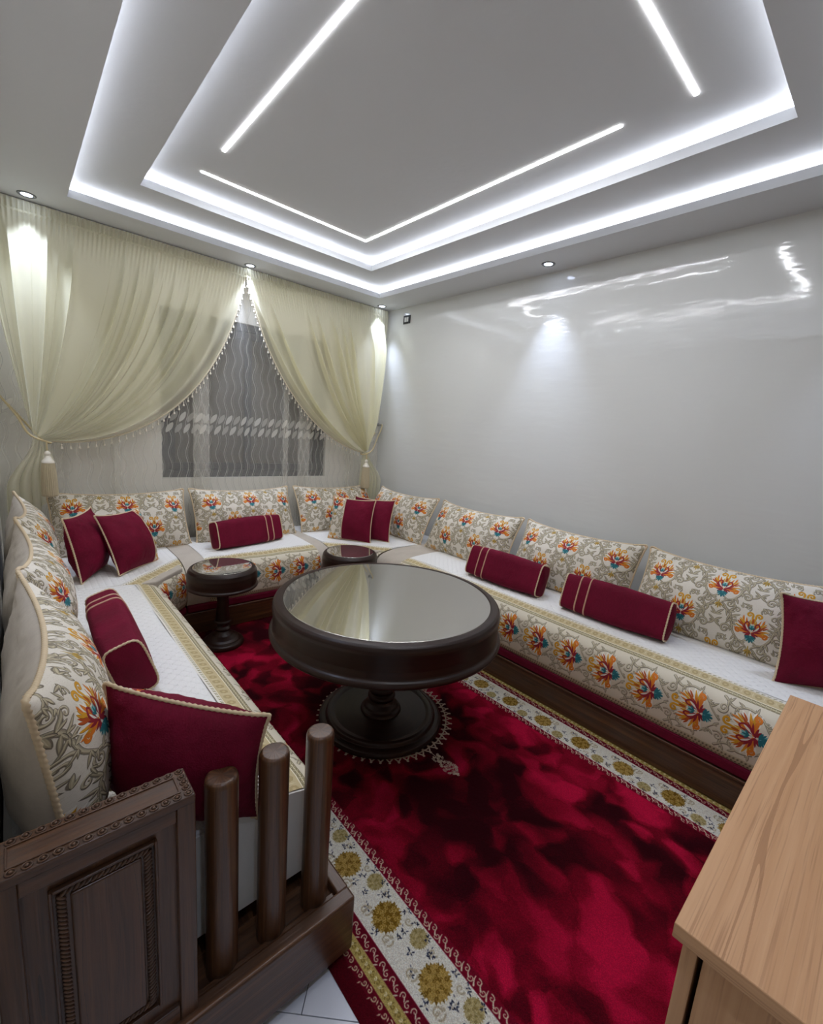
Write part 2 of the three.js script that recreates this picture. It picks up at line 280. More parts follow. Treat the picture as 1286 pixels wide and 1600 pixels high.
const M = {
  ceiling: std({ color: 0xdadcdf, roughness: 0.9, bumpMap: plasterBump, bumpScale: 0.0008 }),
  wall: phys({ color: 0xe0e1de, roughness: 0.085, bumpMap: wallBump, bumpScale: 0.0042, specularIntensity: 1 }),
  plainWall: std({ color: 0xe6e3d9, roughness: 0.8, bumpMap: plasterBump, bumpScale: 0.001 }),
  led: std({ color: 0xffffff, emissive: 0xffffff, emissiveIntensity: 6 }),
  channel: std({ color: 0xcfcfcf, roughness: 0.5 }),
  chrome: std({ color: 0x8d8f92, metalness: 0.9, roughness: 0.35 }),
  frame: std({ color: 0x2f343a, roughness: 0.45, metalness: 0.2 }),
  addedBacking: std({ color: 0x544e46, roughness: 0.6 }),
  glass: phys({ color: 0xffffff, transmission: 1, thickness: 0, roughness: 0.02 }),
  drape: phys({ color: 0xfaf5d4, roughness: 0.45, transmission: 0.1, thickness: 0, opacity: 0.52, transparent: true, side: THREE.DoubleSide, sheen: 1, sheenColor: new THREE.Color(0xfffdf0), sheenRoughness: 0.35, bumpMap: weave, bumpScale: 0.0003 }),
  trim: std({ color: 0xe9dfc8, roughness: 0.7 }),
  pearl: phys({ color: 0xf3ecdc, roughness: 0.25, clearcoat: 0.6 }),
  tassel: std({ color: 0xc3b596, roughness: 0.75 }),
  gold: std({ color: 0xcdbb8f, roughness: 0.65 }),
  damask: std({ map: damaskMap, bumpMap: damaskBump, bumpScale: 0.0035, roughness: 0.72 }),
  border: std({ map: borderMap, bumpMap: borderBump, bumpScale: 0.0025, roughness: 0.7 }),
  quilt: std({ color: 0xf1efea, bumpMap: quiltBump, bumpScale: 0.011, roughness: 0.75 }),
  beige: std({ map: beigeMap, bumpMap: weave, bumpScale: 0.0006, roughness: 0.8 }),
  offWhite: std({ color: 0xe6e2da, bumpMap: weave, bumpScale: 0.0006, roughness: 0.8 }),
  velvet: phys({ map: velvetMap, bumpMap: velvetBump, bumpScale: 0.003, roughness: 0.75, sheen: 0.35, sheenColor: new THREE.Color(0xa81444), sheenRoughness: 0.45, specularIntensity: 0.4 }),
  cordPale: std({ color: 0xd9c3a0, roughness: 0.65 }),
  cordPink: std({ color: 0xd2a98c, roughness: 0.6 }),
  dark: phys({ map: darkMap, bumpMap: grainBump, bumpScale: 0.0006, roughness: 0.42, clearcoat: 0.35, clearcoatRoughness: 0.2 }),
  table: phys({ map: tableMap, roughness: 0.38, specularIntensity: 0.7, clearcoat: 0.08, clearcoatRoughness: 0.2 }),
  mirror: phys({ color: 0xb8b4ac, metalness: 0.85, roughness: 0.035, clearcoat: 1, clearcoatRoughness: 0.02 }),
  walnut: std({ map: walnutMap, bumpMap: grainBump, bumpScale: 0.0003, roughness: 0.5 }),
  tile: phys({ color: 0xd7dae0, roughness: 0.22, clearcoat: 0.4, clearcoatRoughness: 0.1 }),
  grout: std({ color: 0x6d6f74, roughness: 0.9 }),
  black: std({ color: 0x1b1c1e, roughness: 0.4 }),
  white: std({ color: 0xe8e8e6, roughness: 0.5 }),
};

// ------------------------------------------------------------------ room shell
const CE = 2.572, ZN = 5.2, XL = -2.92;
const HOLE1 = [-2.523, -0.322, 0.32, 3.5], HOLE2 = [-2.22, -0.626, 0.602, 3.208], grow = (h, d) => [h[0] - d, h[1] + d, h[2] - d, h[3] + d];
const L2 = CE + 0.085, L3 = CE + 0.17;
{
  const f = structure('floor');
  mesh('screed', box(XL, 0, -0.12, -0.006, 0, ZN, 0), M.grout, f);
  // planks in herringbone, 30 by 10 cm; only those where the floor shows are laid singly
  const w = 0.1, l = 0.3, pg = [box(-w / 2 + 0.001, w / 2 - 0.001, -0.006, 0, -l / 2 + 0.001, l / 2 - 0.001, 0.0012, 'z', 1)];
  const tones = [0xd6d9e0, 0xcfd3db, 0xdddfe4].map((c) => { const m = M.tile.clone(); m.color.set(c); return m; });
  const c45 = Math.SQRT1_2; let n = 0;
  for (let i = -40; i < 40; i++) for (let j = -40; j < 40; j++) for (const k of [0, 1]) {
    // herringbone cell: step (w, w) along one diagonal, (l, -l)... laid square, then turned by 45 degrees
    const a = k ? [i * w + j * l + w * 0.5 + 0, i * w - j * l + w + l / 2] : [i * w + j * l + l / 2, i * w - j * l + w / 2];
    const x = (a[0] + a[1]) * c45 - 2.4, z = (a[1] - a[0]) * c45 + 3.1;
    if (x < -2.98 || x > -0.9 || z < 2.78 || z > 4.75 || (x > -2.14 && z < 3.95) || n >= 290) continue;
    const t = mesh('tile', pg[0], tones[(n++ * 7) % 3], f); t.position.set(x, 0, z); t.rotation.y = k ? -Math.PI / 4 : Math.PI / 4;
  }
}
{
  const c = structure('ceiling');
  mesh('border_panel', ringPlate([XL, 0, 0, ZN], HOLE1, CE, 0.02), M.ceiling, c);
  mesh('lip', ringPlate(grow(HOLE1, 0.014), HOLE1, CE + 0.02, 0.022), M.ceiling, c);
  mesh('ledge', ringPlate(grow(HOLE1, 0.09), grow(HOLE1, 0.014), CE + 0.02, 0.008), M.ceiling, c);
  mesh('trough_back', ringPlate(grow(HOLE1, 0.1), grow(HOLE1, 0.09), CE + 0.02, 0.065), M.ceiling, c);
  mesh('middle_panel', ringPlate(grow(HOLE1, 0.1), HOLE2, L2, 0.02), M.ceiling, c);
  mesh('lip', ringPlate(grow(HOLE2, 0.014), HOLE2, L2 + 0.02, 0.022), M.ceiling, c);
  mesh('ledge', ringPlate(grow(HOLE2, 0.09), grow(HOLE2, 0.014), L2 + 0.02, 0.008), M.ceiling, c);
  mesh('trough_back', ringPlate(grow(HOLE2, 0.1), grow(HOLE2, 0.09), L2 + 0.02, 0.065), M.ceiling, c);
  mesh('centre_panel', ringPlate(grow(HOLE2, 0.1), null, L3, 0.03), M.ceiling, c);
  mesh('slab', box(XL - 0.1, 0.1, L3 + 0.06, L3 + 0.16, -0.1, ZN + 0.1, 0), M.ceiling, c);
}
function areaLight(parent, x, y, z, w, h, dir, intensity) {
  const l = new THREE.RectAreaLight(COOL, intensity, w, h); l.position.set(x, y, z); l.name = 'strip_light';
  l.lookAt(x + dir[0], y + dir[1], z + dir[2]); parent.add(l); return l;
}
function coveLight(hole, y, power, label) {
  const g = thing('cove_light_strip', label, 'cove light');
  const [x0, x1, z0, z1] = grow(hole, 0.052), r = 0.006;
  const glow = std({ color: 0xffffff, emissive: COOL, emissiveIntensity: power * 0.25 });
  for (const z of [z0, z1]) { mesh('strip', box(x0, x1, y, y + 0.005, z - r, z + r, 0), glow, g); areaLight(g, (x0 + x1) / 2, y + 0.007, z, x1 - x0, 0.012, [0, 1, 0], power); }
  for (const x of [x0, x1]) { mesh('strip', box(x - r, x + r, y, y + 0.005, z0 + 0.02, z1 - 0.02, 0), glow, g); const l = areaLight(g, x, y + 0.007, (z0 + z1) / 2, 0.012, z1 - z0 - 0.04, [0.0001, 1, 0], power); l.rotation.set(Math.PI / 2, 0, 0); }
}
coveLight(HOLE1, CE + 0.029, COVE_LOW, 'white strip light hidden in the outer, lower ceiling cove');
coveLight(HOLE2, L2 + 0.029, COVE_HIGH, 'white strip light hidden in the inner, upper ceiling cove');
function lineLight(label, corner, endX, endZ) {       // an L of two recessed lines
  const g = thing('linear_ceiling_light', label, 'ceiling light', [0, 0, 0], 0), w = 0.0075, [cx, cz] = corner, y = L3;
  const arms = [[Math.min(cx, endX) - w, Math.max(cx, endX) + w, cz - w, cz + w], [cx - w, cx + w, Math.min(cz, endZ), Math.max(cz, endZ)]];
  arms[1][cz < endZ ? 2 : 3] += cz < endZ ? w : -w;
  for (const [x0, x1, z0, z1] of arms) {
    mesh('diffuser', box(x0, x1, y - 0.004, y - 0.0005, z0, z1, 0), M.led, g);
    const l = areaLight(g, (x0 + x1) / 2, y - 0.006, (z0 + z1) / 2, x1 - x0, z1 - z0, [0, -1, 0], LINE); l.rotation.set(-Math.PI / 2, 0, 0);
  }
}
lineLight('L-shaped white light line on the ceiling, its corner pointing to the window corner', [-0.866, 0.847], -1.966, 2.659);
lineLight('L-shaped white light line on the ceiling, running down its left and near side', [-1.953, 2.93], -0.858, 1.136);

function downlight(x, z, label, strength = 1) {
  const g = thing('recessed_downlight', label, 'downlight', [x, CE, z], 0, 'recessed downlights in the ceiling border');
  mesh('trim_ring', lathe([[0.026, 0.004], [0.027, -0.004], [0.04, -0.006], [0.044, -0.002], [0.044, 0]], 32), M.chrome, g);
  mesh('lens', lathe([[0, -0.0055], [0.015, -0.005], [0.026, -0.002], [0.026, 0], [0, 0]], 32), std({ color: 0xffffff, emissive: SPOTCOL, emissiveIntensity: 9 }), g);
  const s = new THREE.SpotLight(SPOTCOL, SPOT * strength, 0, 0.55, 1); s.position.set(0, -0.012, 0); s.shadow.radius = 1.2; s.castShadow = true; s.name = 'downlight_beam';
  s.target.position.set(0, -1, 0); g.add(s); g.add(s.target);
}
downlight(-2.69, 0.155, 'round downlight above the left end of the curtains', 1.25);
downlight(-1.412, 0.135, 'round downlight above the place where the two curtains cross', 1.25);
downlight(-0.158, 0.147, 'round downlight in the corner above the right curtain', 1.25);
downlight(-0.15, 1.908, 'round downlight above the middle of the glossy right wall');
downlight(-0.15, 3.68, 'round downlight above the near end of the glossy right wall');
downlight(-1.412, 3.68, 'round downlight above the wooden cabinet');
downlight(-2.69, 3.68, 'round downlight in the near left corner');
downlight(-2.69, 1.908, 'round downlight above the left sofa');

{
  const r = structure('wall_right'); mesh('surface', boxUVZ(box(0, 0.14, 0, CE + 0.3, -0.14, ZN, 0)), M.wall, r);
  const l = structure('wall_left'); mesh('surface', box(XL - 0.14, XL, 0, CE + 0.3, -0.14, ZN, 0), M.plainWall, l);
  const n = structure('wall_near'); mesh('surface', box(XL - 0.14, 0.14, 0, CE + 0.3, ZN, ZN + 0.14, 0), M.plainWall, n);
  const b = structure('wall_window'), wx0 = -2.01, wx1 = -0.62, wy0 = 0.948, wy1 = 2.177;
  const s = new THREE.Shape([[XL, 0], [0, 0], [0, CE + 0.3], [XL, CE + 0.3]].map((p) => new THREE.Vector2(...p)));
  s.holes.push(new THREE.Path([[wx0, wy0], [wx0, wy1], [wx1, wy1], [wx1, wy0]].map((p) => new THREE.Vector2(...p))));
  const g = new THREE.ExtrudeGeometry(s, { depth: 0.16, bevelEnabled: false }); g.translate(0, 0, -0.16);
  mesh('surface', boxUV(g), M.plainWall, b);
  const w = structure('window_1'), z0 = -0.09, z1 = -0.03;
  const fr = (x0, x1, y0, y1, a = z0, c = z1) => mesh('window_frame', box(x0, x1, y0, y1, a, c, 0.003, 'y', 1), M.frame, w);
  fr(wx0, wx1, wy0, wy0 + 0.055); fr(wx0, wx1, wy1 - 0.055, wy1); fr(wx0, wx0 + 0.05, wy0 + 0.055, wy1 - 0.055); fr(wx1 - 0.05, wx1, wy0 + 0.055, wy1 - 0.055);
  const sash = (x0, x1, a, c) => {
    const sg = new THREE.Group(); sg.name = 'sash' + (x0 > wx0 + 0.2 ? '_001' : ''); w.add(sg);
    const y0 = wy0 + 0.058, y1 = wy1 - 0.058, e = 0.055, bar = (p, q, u, v) => mesh('rail', box(p, q, u, v, a, c, 0.003, 'y', 1), M.frame, sg);
    bar(x0, x1, y0, y0 + e); bar(x0, x1, y1 - e, y1); bar(x0, x0 + e, y0 + e, y1 - e); bar(x1 - e, x1, y0 + e, y1 - e);
    mesh('pane', box(x0 + e - 0.005, x1 - e + 0.005, y0 + e - 0.005, y1 - e + 0.005, (a + c) / 2 - 0.002, (a + c) / 2 + 0.002, 0), M.glass, sg);
  };
  const mid = -1.347;
  sash(wx0 + 0.052, mid + 0.03, -0.085, -0.062); sash(mid - 0.03, wx1 - 0.052, -0.058, -0.035);
  mesh('roller_shutter', box(wx0 - 0.04, wx1 + 0.04, wy0 - 0.05, wy1 + 0.05, -0.185, -0.165, 0), M.addedBacking, w, 'added brown grey panel outside the glass for the tone of the night window');  // plain panel added behind the glass to give the brownish, reflected tone of night panes
}
function boxUVZ(g) { const p = g.attributes.position, uv = g.attributes.uv; for (let i = 0; i < p.count; i++) uv.setXY(i, p.getZ(i), p.getY(i)); return g; }
{
  const g = thing('wall_socket_plate', 'small black framed double socket plate high on the right wall near the corner', 'wall plate', [-0.001, 2.46, 0.342]);
  mesh('plate', box(-0.008, 0, -0.037, 0.037, -0.048, 0.048, 0.003), M.black, g);
  for (const z of [-0.016, 0.014]) mesh('socket', box(-0.0105, -0.006, -0.02, 0.02, z - 0.012, z + 0.012, 0.001), M.white, g);
}

// ------------------------------------------------------------------ rug
{
  const x0 = -2.3, x1 = -0.7, z0 = 0.5, z1 = 4.1, W = x1 - x0, L = z1 - z0;
  const w = 1024, h = 2048;
  const map = canvasTex(w, h, (ctx) => {
    const im = ctx.getImageData(0, 0, w, h), d = im.data, lo = hex(0x2e0008), mid = hex(0x7c031d), hi = hex(0xc8123f);
    for (let y = 0; y < h; y++) for (let x = 0; x < w; x++) {
      const u = x / w, v = y / h, wa = fbm(u, v, 8, 16, 3, 201) - 0.5, wb = fbm(u, v, 8, 16, 3, 205) - 0.5, f = hash(x, y, 3);
      const cell = (n, k, sd) => {            // strokes of brushed pile: the tone of the nearest stroke, fading a little across it
        const X = (u + wa * k) * n, Y = (v + wb * k * 0.5) * n * 2; let bd = 9, bt = 0, s2 = 9, st = 0;
        for (let j = -1; j <= 1; j++) for (let i = -1; i <= 1; i++) { const cx = Math.floor(X) + i, cy = Math.floor(Y) + j, dx = X - cx - hash(cx, cy, sd), dy = Y - cy - hash(cx, cy, sd + 1), d = dx * dx + dy * dy, t = hash(cx, cy, sd + 2); if (d < bd) { s2 = bd; st = bt; bd = d; bt = t; } else if (d < s2) { s2 = d; st = t; } }
        const e = smooth(0, 0.35, Math.sqrt(s2) - Math.sqrt(bd)); return lerp((bt + st) / 2, bt, e);
      };
      const big = fbm(u, v, 5, 10, 3, 209);
      let t = clamp((big - 0.5) * 1.4 + (cell(9, 0.16, 231) - 0.5) * 0.7 + (cell(24, 0.09, 241) - 0.5) * 0.75 + 0.48 + (f - 0.5) * 0.25);
      const c = t < 0.5 ? mixc(lo, mid, t * 2) : mixc(mid, hi, t * 2 - 1), i = (y * w + x) * 4;
      for (let k = 0; k < 3; k++) d[i + k] = c[k] * 255; d[i + 3] = 255;
    }
    ctx.putImageData(im, 0, 0);
    ctx.save(); ctx.scale(w / W / 100, h / L / 100);      // centimetres from the far left corner
    const RW = W * 100, RL = L * 100;
    const band = (a, b, col) => { ctx.strokeStyle = col; ctx.lineWidth = b - a; const m = (a + b) / 2; ctx.strokeRect(m, m, RW - 2 * m, RL - 2 * m); };
    band(0, 4, '#5a0415'); band(4, 6.2, '#6b0a1e'); band(6.2, 9.2, '#c2ab63'); band(9.2, 12.6, '#6d0a20'); band(12.6, 26.2, '#f5eedc'); band(26.2, 29.6, '#7c0a24');
    const along = (n, fn) => {         // runs fn in the frame of each side: x along the side, y inwards
      const sides = [[0, 0, RW, 0], [RW, 0, RL, Math.PI / 2], [RW, RL, RW, Math.PI], [0, RL, RL, -Math.PI / 2]];
      for (const [x, y, len, a] of sides) { ctx.save(); ctx.translate(x, y); ctx.rotate(a); fn(len); ctx.restore(); }
    };
    const curl = (x, y, r, a, dir, wd, col) => taper(ctx, spiralPts(x, y, r, r * 0.15, a, dir * 1.1, 16), wd, wd * 0.6, col);
    along(0, (len) => {
      let k = 0;
      for (let x = 29; x < len - 29; x += 2.1, k++) {                       // scrolls in the narrow red bands
        const s = k % 2 ? 1 : -1;
        curl(x, 27.9 + s * 0.4, 0.95, s, s, 0.34, '#d9c4a4'); taper(ctx, curvePts([[x + 0.6, 27 - s * 0.2], [x + 1.3, 27.9], [x + 1.5, 28.9]], 8), 0.5, 0.2, '#e4d3b4');
        curl(x, 10.9 - s * 0.3, 0.95, s, -s, 0.32, '#e0cfae'); leafShape(ctx, x + 0.9, 10.2, 0.9 * s, 1.5, 0.4, '#e6d8ba');
        curl(x, 5.1, 0.8, s, s, 0.34, '#d9c69c'); leafShape(ctx, x + 0.8, 4.6, 1.2 * s, 1.3, 0.35, '#e0d0a8');
        curl(x, 7.7, 0.85, -s, s, 0.34, '#8a7436'); curl(x + 1, 7.7, 0.5, s, s, 0.3, '#efe2b4');
      }
      k = 0;
      for (let x = 36; x < len - 26; x += 10.2, k++) {                    // flower heads on the cream
        const big = k % 2 === 0, cx = x, cy = big ? 19.4 : 23.0, R = big ? 4.7 : 2.9, c1 = big ? (k % 4 ? '#a8873f' : '#8d6c22') : '#b3a067', c2 = big ? '#c5a55c' : '#cdbd8c', c3 = big ? '#6f5418' : '#8f7d43';
        curl(cx + 5, 15.6, 2.0, 1, 1, 0.6, '#c3b596'); curl(cx + 5.6, 17.9, 1.6, 4, -1, 0.55, '#f3ecda'); curl(cx - 4.6, 15.4, 1.5, 2, -1, 0.5, '#c3b596'); curl(cx + 5.2, 23.6, 1.3, 3, 1, 0.5, '#c9bc9c');
        taper(ctx, curvePts([[cx + 4, 14], [cx + 6, 16.6], [cx + 5.4, 19.5], [cx + 7, 22]], 12), 0.5, 0.4, '#f3ecda');
        for (let q = 0; q < 26; q++) { const a = q / 26 * 6.283, r = R * (0.78 + 0.14 * hash(q, k, 4)); leafShape(ctx, cx + Math.cos(a) * R * 0.5, cy + Math.sin(a) * R * 0.5, a, r * 0.58, R * 0.16, q % 2 ? c1 : c3); }
        ctx.fillStyle = c1; ctx.beginPath(); ctx.arc(cx, cy, R * 0.86, 0, 7); ctx.fill();
        for (let q = 0; q < 46; q++) { const a = q * 2.4, r = R * 0.86 * Math.sqrt(q / 46); curl(cx + Math.cos(a) * r, cy + Math.sin(a) * r, R * 0.15, a, q % 2 ? 1 : -1, R * 0.06, q % 3 ? c2 : c3); }
        for (let q = 0; q < 5; q++) {
          const a = q / 5 * 6.283 + k * 1.3 + 0.4, fx = cx + Math.cos(a) * (R + 1.7), fy = clamp(cy + Math.sin(a) * (R + 1.5), 14.2, 25.0);
          for (let m = 0; m < 6; m++) leafShape(ctx, fx + (hash(m, q, k) - 0.5) * 1.2, fy + (hash(m, q, k + 9) - 0.5) * 1.2, m * 1.1 + q, 1.0, 0.34, m % 4 ? '#1a2136' : '#333d55');
          ctx.fillStyle = '#cfc3a8'; ctx.beginPath(); ctx.arc(fx, fy, 0.24, 0, 7); ctx.fill(); leafShape(ctx, fx + 1.1, fy + 0.7, a + 1, 0.9, 0.22, '#1f2740');
        }
      }
    });
    // round medallion edged with lace, and a finial at either end
    const cx = 77.5, cy = (2.18 - z0) * 100, cream = '#dccab2';
    for (let q = 0; q < 52; q++) { const a = q / 52 * 6.2832, p = (r, da) => [cx + Math.cos(a + da) * r, cy + Math.sin(a + da) * r]; taper(ctx, [p(29.5, -0.06), p(31.2, -0.04), p(33.0, 0)], 0.9, 0.7, cream); taper(ctx, [p(29.5, 0.06), p(31.2, 0.04), p(33.0, 0)], 0.9, 0.7, cream); ctx.fillStyle = cream; ctx.beginPath(); ctx.arc(...p(33.4, 0), 0.6, 0, 7); ctx.fill(); taper(ctx, [p(30.6, -0.06), p(30.9, 0), p(30.6, 0.06)], 0.7, 0.7, cream); }
    for (const s of [-1, 1]) {
      taper(ctx, [[cx, cy + s * 33], [cx, cy + s * 37]], 0.4, 0.4, cream);
      for (let q = 0; q < 90; q++) { const t = q / 90, y = cy + s * (36 + t * 14), wd = (t < 0.28 ? 2.8 - Math.abs(t - 0.14) * 8 : 3.6 * Math.sin((t - 0.25) * 4.1)), x = cx + (hash(q, s + 5, 1) * 2 - 1) * wd; curl(x, y, 0.62, q, q % 2 ? 1 : -1, 0.36, cream); }
    }
    ctx.restore();
    const im2 = ctx.getImageData(0, 0, w, h); for (let i = 0; i < w * h; i++) { const f = 0.86 + 0.28 * hash(i % w, (i / w) | 0, 9); for (let k = 0; k < 3; k++) im2.data[i * 4 + k] = Math.min(255, im2.data[i * 4 + k] * f); } ctx.putImageData(im2, 0, 0);
  }, true, 1, 1);
  const pile = dataTex(512, 512, (u, v) => 0.5 * fbm(u, v, 128, 128, 2, 221) + 0.5 * fbm(u, v, 14, 14, 3, 223), false, 0.1, 0.1);
  const g = grid(60, 120, (u, v) => { const e = Math.min(u * W, (1 - u) * W, v * L, (1 - v) * L); return [lerp(x0, x1, u), 0.001 + 0.014 * smooth(0, 0.012, e) + 0.0012 * fbm(u, v, 18, 36, 3, 225), lerp(z0, z1, v)]; });
  // grid's winding faces down here: u to +x, v to +z
  const ix = g.index.array; for (let i = 0; i < ix.length; i += 3) { const t = ix[i]; ix[i] = ix[i + 1]; ix[i + 1] = t; } g.computeVertexNormals();
  const uv = g.attributes.uv; for (let i = 0; i < uv.count; i++) uv.setY(i, 1 - uv.getY(i));
  pile.repeat.set(W / 0.1, L / 0.1);
  const top = thing('rug', 'deep red plush rug with cream flowered borders under the round table', 'rug');
  mesh('pile', g, phys({ map, bumpMap: pile, bumpScale: 0.006, roughness: 0.95, sheen: 0.5, sheenColor: new THREE.Color(0x8a1030), sheenRoughness: 0.5, specularIntensity: 0.2 }), top);
}

// ------------------------------------------------------------------ round table and stools
{
  const t = thing('round_table', 'large round dark wooden table with a glass top on a turned pedestal', 'table', [-1.555, 0.015, 2.18]);
  const H = 0.645;
  mesh('tabletop', lathe([[0, H - 0.006], [0.482, H - 0.006], [0.4825, H - 0.001], [0.49, H], [0.51, H - 0.003], [0.52, H - 0.01], [0.5255, H - 0.022], [0.527, H - 0.035], [0.524, H - 0.07], [0.522, H - 0.1], [0.523, H - 0.128], [0.526, H - 0.134], [0.534, H - 0.138], [0.539, H - 0.145], [0.54, H - 0.152], [0.537, H - 0.16], [0.53, H - 0.166], [0.5, H - 0.168], [0.12, H - 0.168], [0, H - 0.168]], 128, 3.2), M.table, t);
  mesh('glass', lathe([[0, H - 0.001], [0.478, H - 0.001], [0.481, H - 0.003], [0.481, H - 0.0058], [0, H - 0.0058]], 128), M.mirror, t, 'dark reflecting glass disc');
  mesh('pedestal', lathe([[0.095, 0.478], [0.09, 0.44], [0.07, 0.41], [0.056, 0.36], [0.05, 0.3], [0.052, 0.25], [0.058, 0.2], [0.06, 0.18], [0.066, 0.172], [0.068, 0.162], [0.062, 0.152], [0.056, 0.147], [0.056, 0.14], [0.064, 0.134], [0.068, 0.124], [0.064, 0.114], [0.06, 0.108], [0.066, 0.095], [0.08, 0.08], [0.084, 0.07], [0.096, 0.062], [0.1, 0.052]], 64, 0.4), M.table, t);
  mesh('base', lathe([[0, 0.05], [0.12, 0.05], [0.225, 0.046], [0.235, 0.05], [0.25, 0.054], [0.262, 0.05], [0.267, 0.042], [0.27, 0.034], [0.286, 0.034], [0.298, 0.028], [0.303, 0.016], [0.3, 0.005], [0.29, 0], [0, 0]], 96, 2), M.table, t);
}
function stool(label, x, z) {
  const t = thing('round_stool_table', label, 'side table', [x, 0.015, z], 0, 'small round pedestal tables'), H = 0.515;
  mesh('tabletop', lathe([[0, H - 0.004], [0.17, H - 0.004], [0.174, H], [0.187, H - 0.006], [0.197, H - 0.02], [0.202, H - 0.045], [0.202, H - 0.075], [0.199, H - 0.1], [0.2, H - 0.106], [0.206, H - 0.11], [0.208, H - 0.117], [0.204, H - 0.124], [0.19, H - 0.127], [0, H - 0.127]], 80, 1.2), M.table, t);
  mesh('glass', lathe([[0, H], [0.168, H], [0.17, H - 0.002], [0.17, H - 0.0038], [0, H - 0.0038]], 80), M.mirror, t, 'dark reflecting glass disc');
  mesh('pedestal', lathe([[0.06, H - 0.127], [0.055, H - 0.145], [0.038, 0.35], [0.034, 0.3], [0.036, 0.24], [0.041, 0.19], [0.044, 0.165], [0.05, 0.16], [0.052, 0.152], [0.046, 0.145], [0.034, 0.14], [0.032, 0.125], [0.042, 0.117], [0.047, 0.108], [0.042, 0.1], [0.038, 0.095], [0.05, 0.08], [0.06, 0.07]], 40, 0.3), M.table, t);
  mesh('base', lathe([[0, 0.075], [0.062, 0.07], [0.09, 0.055], [0.102, 0.044], [0.105, 0.036], [0.116, 0.034], [0.123, 0.026], [0.126, 0.014], [0.122, 0.003], [0.115, 0], [0, 0]], 56, 0.8), M.table, t);
}
stool('small round dark wooden pedestal table beside the left sofa corner', -1.92, 1.018);
stool('small round dark wooden pedestal table half hidden behind the large round table', -1.03, 1.09);

// ------------------------------------------------------------------ sofa bases
const BT = 0.165;
function plinth(name, label, x0, x1, z0, z1, rimSide) {
  const g = thing(name, label, 'sofa base', [(x0 + x1) / 2, 0, (z0 + z1) / 2]), cx = (x0 + x1) / 2, cz = (z0 + z1) / 2;
  mesh('plinth', box(x0 - cx, x1 - cx, 0.018, BT - 0.012, z0 - cz, z1 - cz, 0.004, x1 - x0 > z1 - z0 ? 'x' : 'z'), M.dark, g);
  mesh('top_rail', box(x0 - cx - (rimSide === 'x-' ? 0.006 : 0), x1 - cx, BT - 0.012, BT, z0 - cz, z1 - cz + (rimSide === 'z+' ? 0.006 : 0), 0.004, x1 - x0 > z1 - z0 ? 'x' : 'z'), M.dark, g);
  return g;
}
plinth('window_sofa_base', 'dark wooden plinth under the sofa in front of the window', -2.2, -0.78, 0.03, 0.8, 'z+');
plinth('right_sofa_base', 'dark wooden plinth under the long right sofa', -0.77, -0.02, 0.03, 4.1, 'x-');
